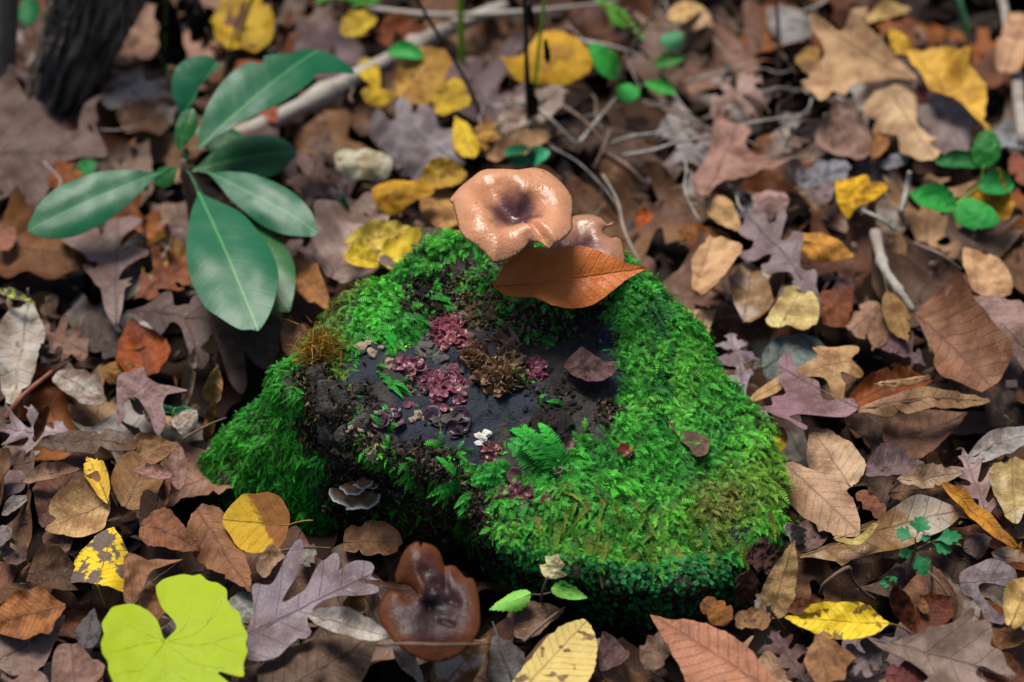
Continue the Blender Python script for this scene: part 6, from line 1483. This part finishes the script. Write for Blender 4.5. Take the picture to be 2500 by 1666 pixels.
# black shrivelled leaves hanging on the stem
for i, (b, t_, w, lab) in enumerate([((1100, -10), (1180, 430), .42, 'black shrivelled leaf hanging on the green stem'), ((1300, -30), (1350, 300), .42, 'second black shrivelled leaf hanging near the yellow oval leaf'), ((1390, 260), (1410, 420), .22, 'x')][:2]):
    Y = atz(px('V', 378, 215), 0).y
    zb0, zt0 = aty(px('A', *b), Y + .006).z, aty(px('A', *t_), Y + .004).z
    leaf('A', b, t_, 'frag', (.012, .009, .009), lab, W=w, zb=zb0, zt=zt0, t=.8, crump=.16, curl=.6, twist=.8, gloss=.6, name='shrivelled_leaf', group='black shrivelled leaves', rib=False)
Yd = atz(px('V', 1219, 385), 0).y
for b, t_, lab in [((1275, 20), (1300, 200), 'black withered leaf scrap high on the dark stem'), ((1290, 560), (1315, 810), 'black withered leaf scrap low on the dark stem'), ((1385, 260), (1405, 420), 'black withered leaf scrap hanging before the golden ochre leaf')]:
    leaf('B', b, t_, 'frag', (.012, .009, .009), lab, W=.28, zb=aty(px('B', *b), Yd).z, zt=aty(px('B', *t_), Yd).z, t=.8, crump=.14, curl=.5, twist=.8, gloss=.6, name='shrivelled_leaf', group='black shrivelled leaves', rib=False)

# ================================================================== filler leaves: single dead leaves where the photograph shows more of the same
PAL = [('brown', (.20, .125, .085)), ('dark brown', (.10, .065, .05)), ('tan', (.40, .27, .165)), ('grey brown', (.225, .175, .15)), ('greyish purple', (.22, .175, .19)), ('rusty', (.29, .13, .06)), ('pinkish brown', (.31, .21, .175)), ('chestnut', (.17, .085, .055)), ('ochre', (.46, .28, .07))]
PALW = [6, 6, 2, 4, 4, 3, 3, 5, .4]
KINDS = [('oakw', 'round-lobed oak leaf'), ('oakr', 'pointed oak leaf'), ('beech', 'oval leaf'), ('ovate', 'broad toothed leaf'), ('frag', 'broken leaf piece'), ('maple', 'lobed leaf')]
LIB = {}
for ki, (k, _) in enumerate(KINDS):
    for s in range(5):
        sd_i = 500 + ki * 20 + s
        W = DEFW[k] * random.uniform(.85, 1.2)
        sf = Surf(W, sd_i, crump=.07, nv=NVEIN[k], curl=[.25, -.22, .1, .32, -.1][s], bend=[-.5, .3, -.3, .2, .4][s])
        me = leaf_mesh(k, roughen(lib_outline(k, W, sd_i), k, sd_i), 1.0, sf, .075, .006, sd_i)
        me.transform(Matrix.Translation((-.5, 0, 0)))
        me.materials.append(leaf_mat('plain' if s < 4 else 'mould', NVEIN[k], .48))
        LIB[(k, s)] = me
STUMP_POLY = P2('V', (430, 1110), (500, 910), (690, 800), (760, 700), (830, 640), (1080, 540), (1400, 590), (1500, 640), (1600, 800), (1740, 930), (1830, 1180), (1740, 1400), (1600, 1480), (1450, 1500), (1250, 1490), (1090, 1400), (1080, 1330), (900, 1290), (700, 1270), (520, 1170))
covgrid = [(x, y) for x in range(-150, 2700, 15) for y in range(-150, 1800, 15)]
cg = np.array(covgrid, float)
cov = np.zeros(len(cg))
for pl in HERO_POLYS + [STUMP_POLY]: cov += inside(pl, cg)
STOPW = {'with', 'in', 'on', 'at', 'behind', 'beside', 'under', 'left', 'right', 'below', 'above', 'half', 'leaning', 'lying', 'standing', 'between', 'hanging', 'touching', 'poking', 'pressed', 'by', 'near', 'seen', 'caught', 'curling', 'beneath', 'across', 'wedged', 'tucked', 'close', 'along', 'blotched', 'mottled', 'around', 'from', 'of', 'stuck', 'to'}
HEROES = []
for o in list(COL.objects):
    if o.parent is None and o.get('category') in ('leaf',):
        w_ = o['label'].split(); k = next((i for i, q in enumerate(w_) if q in STOPW), len(w_))
        if 2 <= k <= 6: HEROES.append((topx([o.location])[0], ' '.join(w_[:k])))
USED = set()
rg = random.Random(91)
placed = 0
cov0 = cov.copy()
for tries in range(4000):
    if placed >= 135: break
    free = np.where(cov < 1)[0]
    if len(free) < 40: free = np.where(cov < 2)[0]
    c0 = cg[free[rg.randrange(len(free))]]
    k, kl = rg.choices(KINDS, [6, 5, 3, 3, 3, 2])[0]
    L = {'oakw': rg.uniform(.09, .135), 'oakr': rg.uniform(.09, .13), 'beech': rg.uniform(.06, .09), 'ovate': rg.uniform(.06, .09), 'frag': rg.uniform(.04, .07), 'maple': rg.uniform(.07, .10)}[k]
    z = rg.uniform(.008, .017)
    P = atz(c0, z)
    cn, cc_ = rg.choices(PAL, PALW)[0]
    s = rg.randrange(5)
    nm = {'oakw': 'oak_leaf', 'oakr': 'oak_leaf', 'beech': 'beech_leaf', 'frag': 'leaf_fragment'}.get(k, 'fallen_leaf')
    o = bpy.data.objects.new(nm, LIB[(k, s)]); COL.objects.link(o)
    az = rg.uniform(0, 6.28)
    o.location = P
    tx, ty = rg.uniform(-.28, .10), rg.uniform(-.22, .22)
    o.rotation_euler = (Matrix.Rotation(ty, 3, 'Y') @ Matrix.Rotation(tx + .25, 3, 'X') @ Matrix.Rotation(az, 3, 'Z')).to_euler()
    o.scale = (L, L, L)
    f = rg.uniform(.75, 1.2); o.color = (*grade(cc_, .92 * f), 1)
    for _, sh in sorted((math.hypot(hc[0] - c0[0], hc[1] - c0[1]), sh) for hc, sh in HEROES):
        lab = '%s %s lying beside the %s' % (('mouldy ' if s == 4 else 'dry ') + cn, kl, sh)
        if lab not in USED and len(lab.split()) <= 16: break
    USED.add(lab)
    tag(o, lab, 'leaf', 'fallen leaves on the forest floor')
    rad = L / .00023 * .30
    cov += (np.hypot((cg[:, 0] - c0[0]), (cg[:, 1] - c0[1]) / .75) < rad)
    placed += 1
rg = random.Random(17)
TM = [barkst, barkst, greyst, palest, blackst]; TN = ['brown', 'brown', 'grey', 'pale', 'blackish']
for i in range(58):
    if i < 40: x, y = rg.uniform(1250, 2050), rg.uniform(-20, 560)
    else: x, y = rg.uniform(0, 2500), rg.uniform(0, 1650)
    if inside(STUMP_POLY, [(x, y)])[0]: continue
    z = rg.uniform(.026, .042); P = atz((x, y), z); a = rg.uniform(0, 6.28); l = rg.uniform(.03, .085) if i < 40 else rg.uniform(.02, .05)
    d = Vector((math.cos(a), math.sin(a), rg.uniform(-.1, .25))); s = Vector((-d.y, d.x, 0))
    pts = [P - d * l * .5, P - d * l * .15 + s * rg.uniform(-.1, .1) * l + Vector((0, 0, .003)), P + d * l * .2 + s * rg.uniform(-.12, .12) * l, P + d * l * .5 + s * rg.uniform(-.1, .1) * l]
    if min(q.z for q in pts) < .012: continue
    if i >= 40 and any(np.hypot(q.x - SC.x, (q.y - SC.y)) < .2 for q in pts): continue
    r = rg.uniform(.0004, .0011); k = rg.randrange(5)
    for _, sh in sorted((math.hypot(hc[0] - x, hc[1] - y), sh) for hc, sh in HEROES):
        lab = 'thin crooked %s twig lying over the %s' % (TN[k], sh)
        if lab not in USED and len(lab.split()) <= 16: break
    USED.add(lab)
    o = link_mesh('twig', tube_mesh('twig', spline(pts, 14), [r * (1.1 - .5 * q / 13) for q in range(14)], 6, .4, i), TM[k], None, tuple(P))
    tag(o, lab, 'twig', 'small dry twigs in the litter')
print('fillers', placed, 'heroes', len(HERO_POLYS))

# ================================================================== lowest layer of decaying litter: nobody could count it
LV, LF, LC = [], [], []
base_i = 0
protos = []
for s in range(14):
    k = ['oakw', 'beech', 'ovate', 'oakr', 'frag', 'maple', 'frag'][s % 7]
    W = DEFW[k]; uvp = lib_outline(k, W, 900 + s, 2); pts, tr = triangulate(uvp, .14, s); sf = Surf(W, 900 + s, crump=.05)
    protos.append((np.array([(p[0] - .5, p[1], sf(p[0], p[1])) for p in pts]), [t[:3] for t in tr]))
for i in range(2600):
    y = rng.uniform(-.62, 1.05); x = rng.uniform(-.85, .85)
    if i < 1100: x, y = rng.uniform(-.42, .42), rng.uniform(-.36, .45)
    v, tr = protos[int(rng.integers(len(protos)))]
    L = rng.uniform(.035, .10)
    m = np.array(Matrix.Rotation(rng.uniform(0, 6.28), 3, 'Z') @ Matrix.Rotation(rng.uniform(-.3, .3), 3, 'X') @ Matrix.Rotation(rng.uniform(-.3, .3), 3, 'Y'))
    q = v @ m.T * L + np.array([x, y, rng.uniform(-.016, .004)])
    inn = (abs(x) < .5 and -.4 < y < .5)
    c = np.array([(.075, .045, .032), (.05, .032, .025), (.10, .065, .045), (.085, .065, .06), (.13, .075, .045)][int(rng.integers(5))]) * rng.uniform(.3, .8) * (.45 if inn else 1.6)  # central litter colour darkened to paint shade into the gaps between leaves
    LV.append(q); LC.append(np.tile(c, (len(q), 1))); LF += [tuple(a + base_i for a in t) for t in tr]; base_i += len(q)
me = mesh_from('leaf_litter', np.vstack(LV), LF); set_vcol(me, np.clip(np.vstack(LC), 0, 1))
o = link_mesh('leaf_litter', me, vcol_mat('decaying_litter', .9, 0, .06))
tag(o, 'damp layer of decaying leaves darkened as gap shade beneath the fresh litter', 'leaf litter', None, 'stuff')

# ================================================================== crumbs of broken leaves lying between the others
NC = 2600
cx, cy = rng.uniform(-.42, .42, NC), rng.uniform(-.34, .42, NC)
keep = np.hypot((cx - SC.x) / 1.25, cy - SC.y) > .15
cx, cy = cx[keep], cy[keep]; NC = len(cx)
cb = np.stack([cx, cy, rng.uniform(.0, .030, NC)], 1)
an = rng.uniform(0, 6.28, NC); tl = rng.normal(size=(NC, 2)) * .45
e1 = np.stack([np.cos(an), np.sin(an), tl[:, 0]], 1); e2 = np.stack([-np.sin(an), np.cos(an), tl[:, 1]], 1)
sz = rng.uniform(.0015, .0065, (NC, 1)) ; w2 = rng.uniform(.15, .8, (NC, 1))
a_, b_, c_, d_ = cb - e1 * sz, cb + e2 * sz * w2, cb + e1 * sz * rng.uniform(.5, 1.2, (NC, 1)), cb - e2 * sz * w2
mid_ = cb + np.array([0, 0, .0012])
V = np.stack([a_, d_, mid_, d_, c_, mid_, c_, b_, mid_, b_, a_, mid_], 1).reshape(-1, 3)
cc = np.array([(.10, .06, .035), (.05, .03, .02), (.17, .11, .07), (.24, .17, .11), (.08, .06, .055), (.13, .05, .02)])[rng.integers(0, 6, NC)] * rng.uniform(.5, 1.2, (NC, 1))
o = link_mesh('leaf_crumbs', soup_mesh('leaf_crumbs', V, np.repeat(cc, 12, 0)), vcol_mat('leaf_crumbs', .75, 0, .2))
tag(o, 'brown crumbs of broken leaves scattered through the litter', 'leaf crumbs', None, 'stuff')
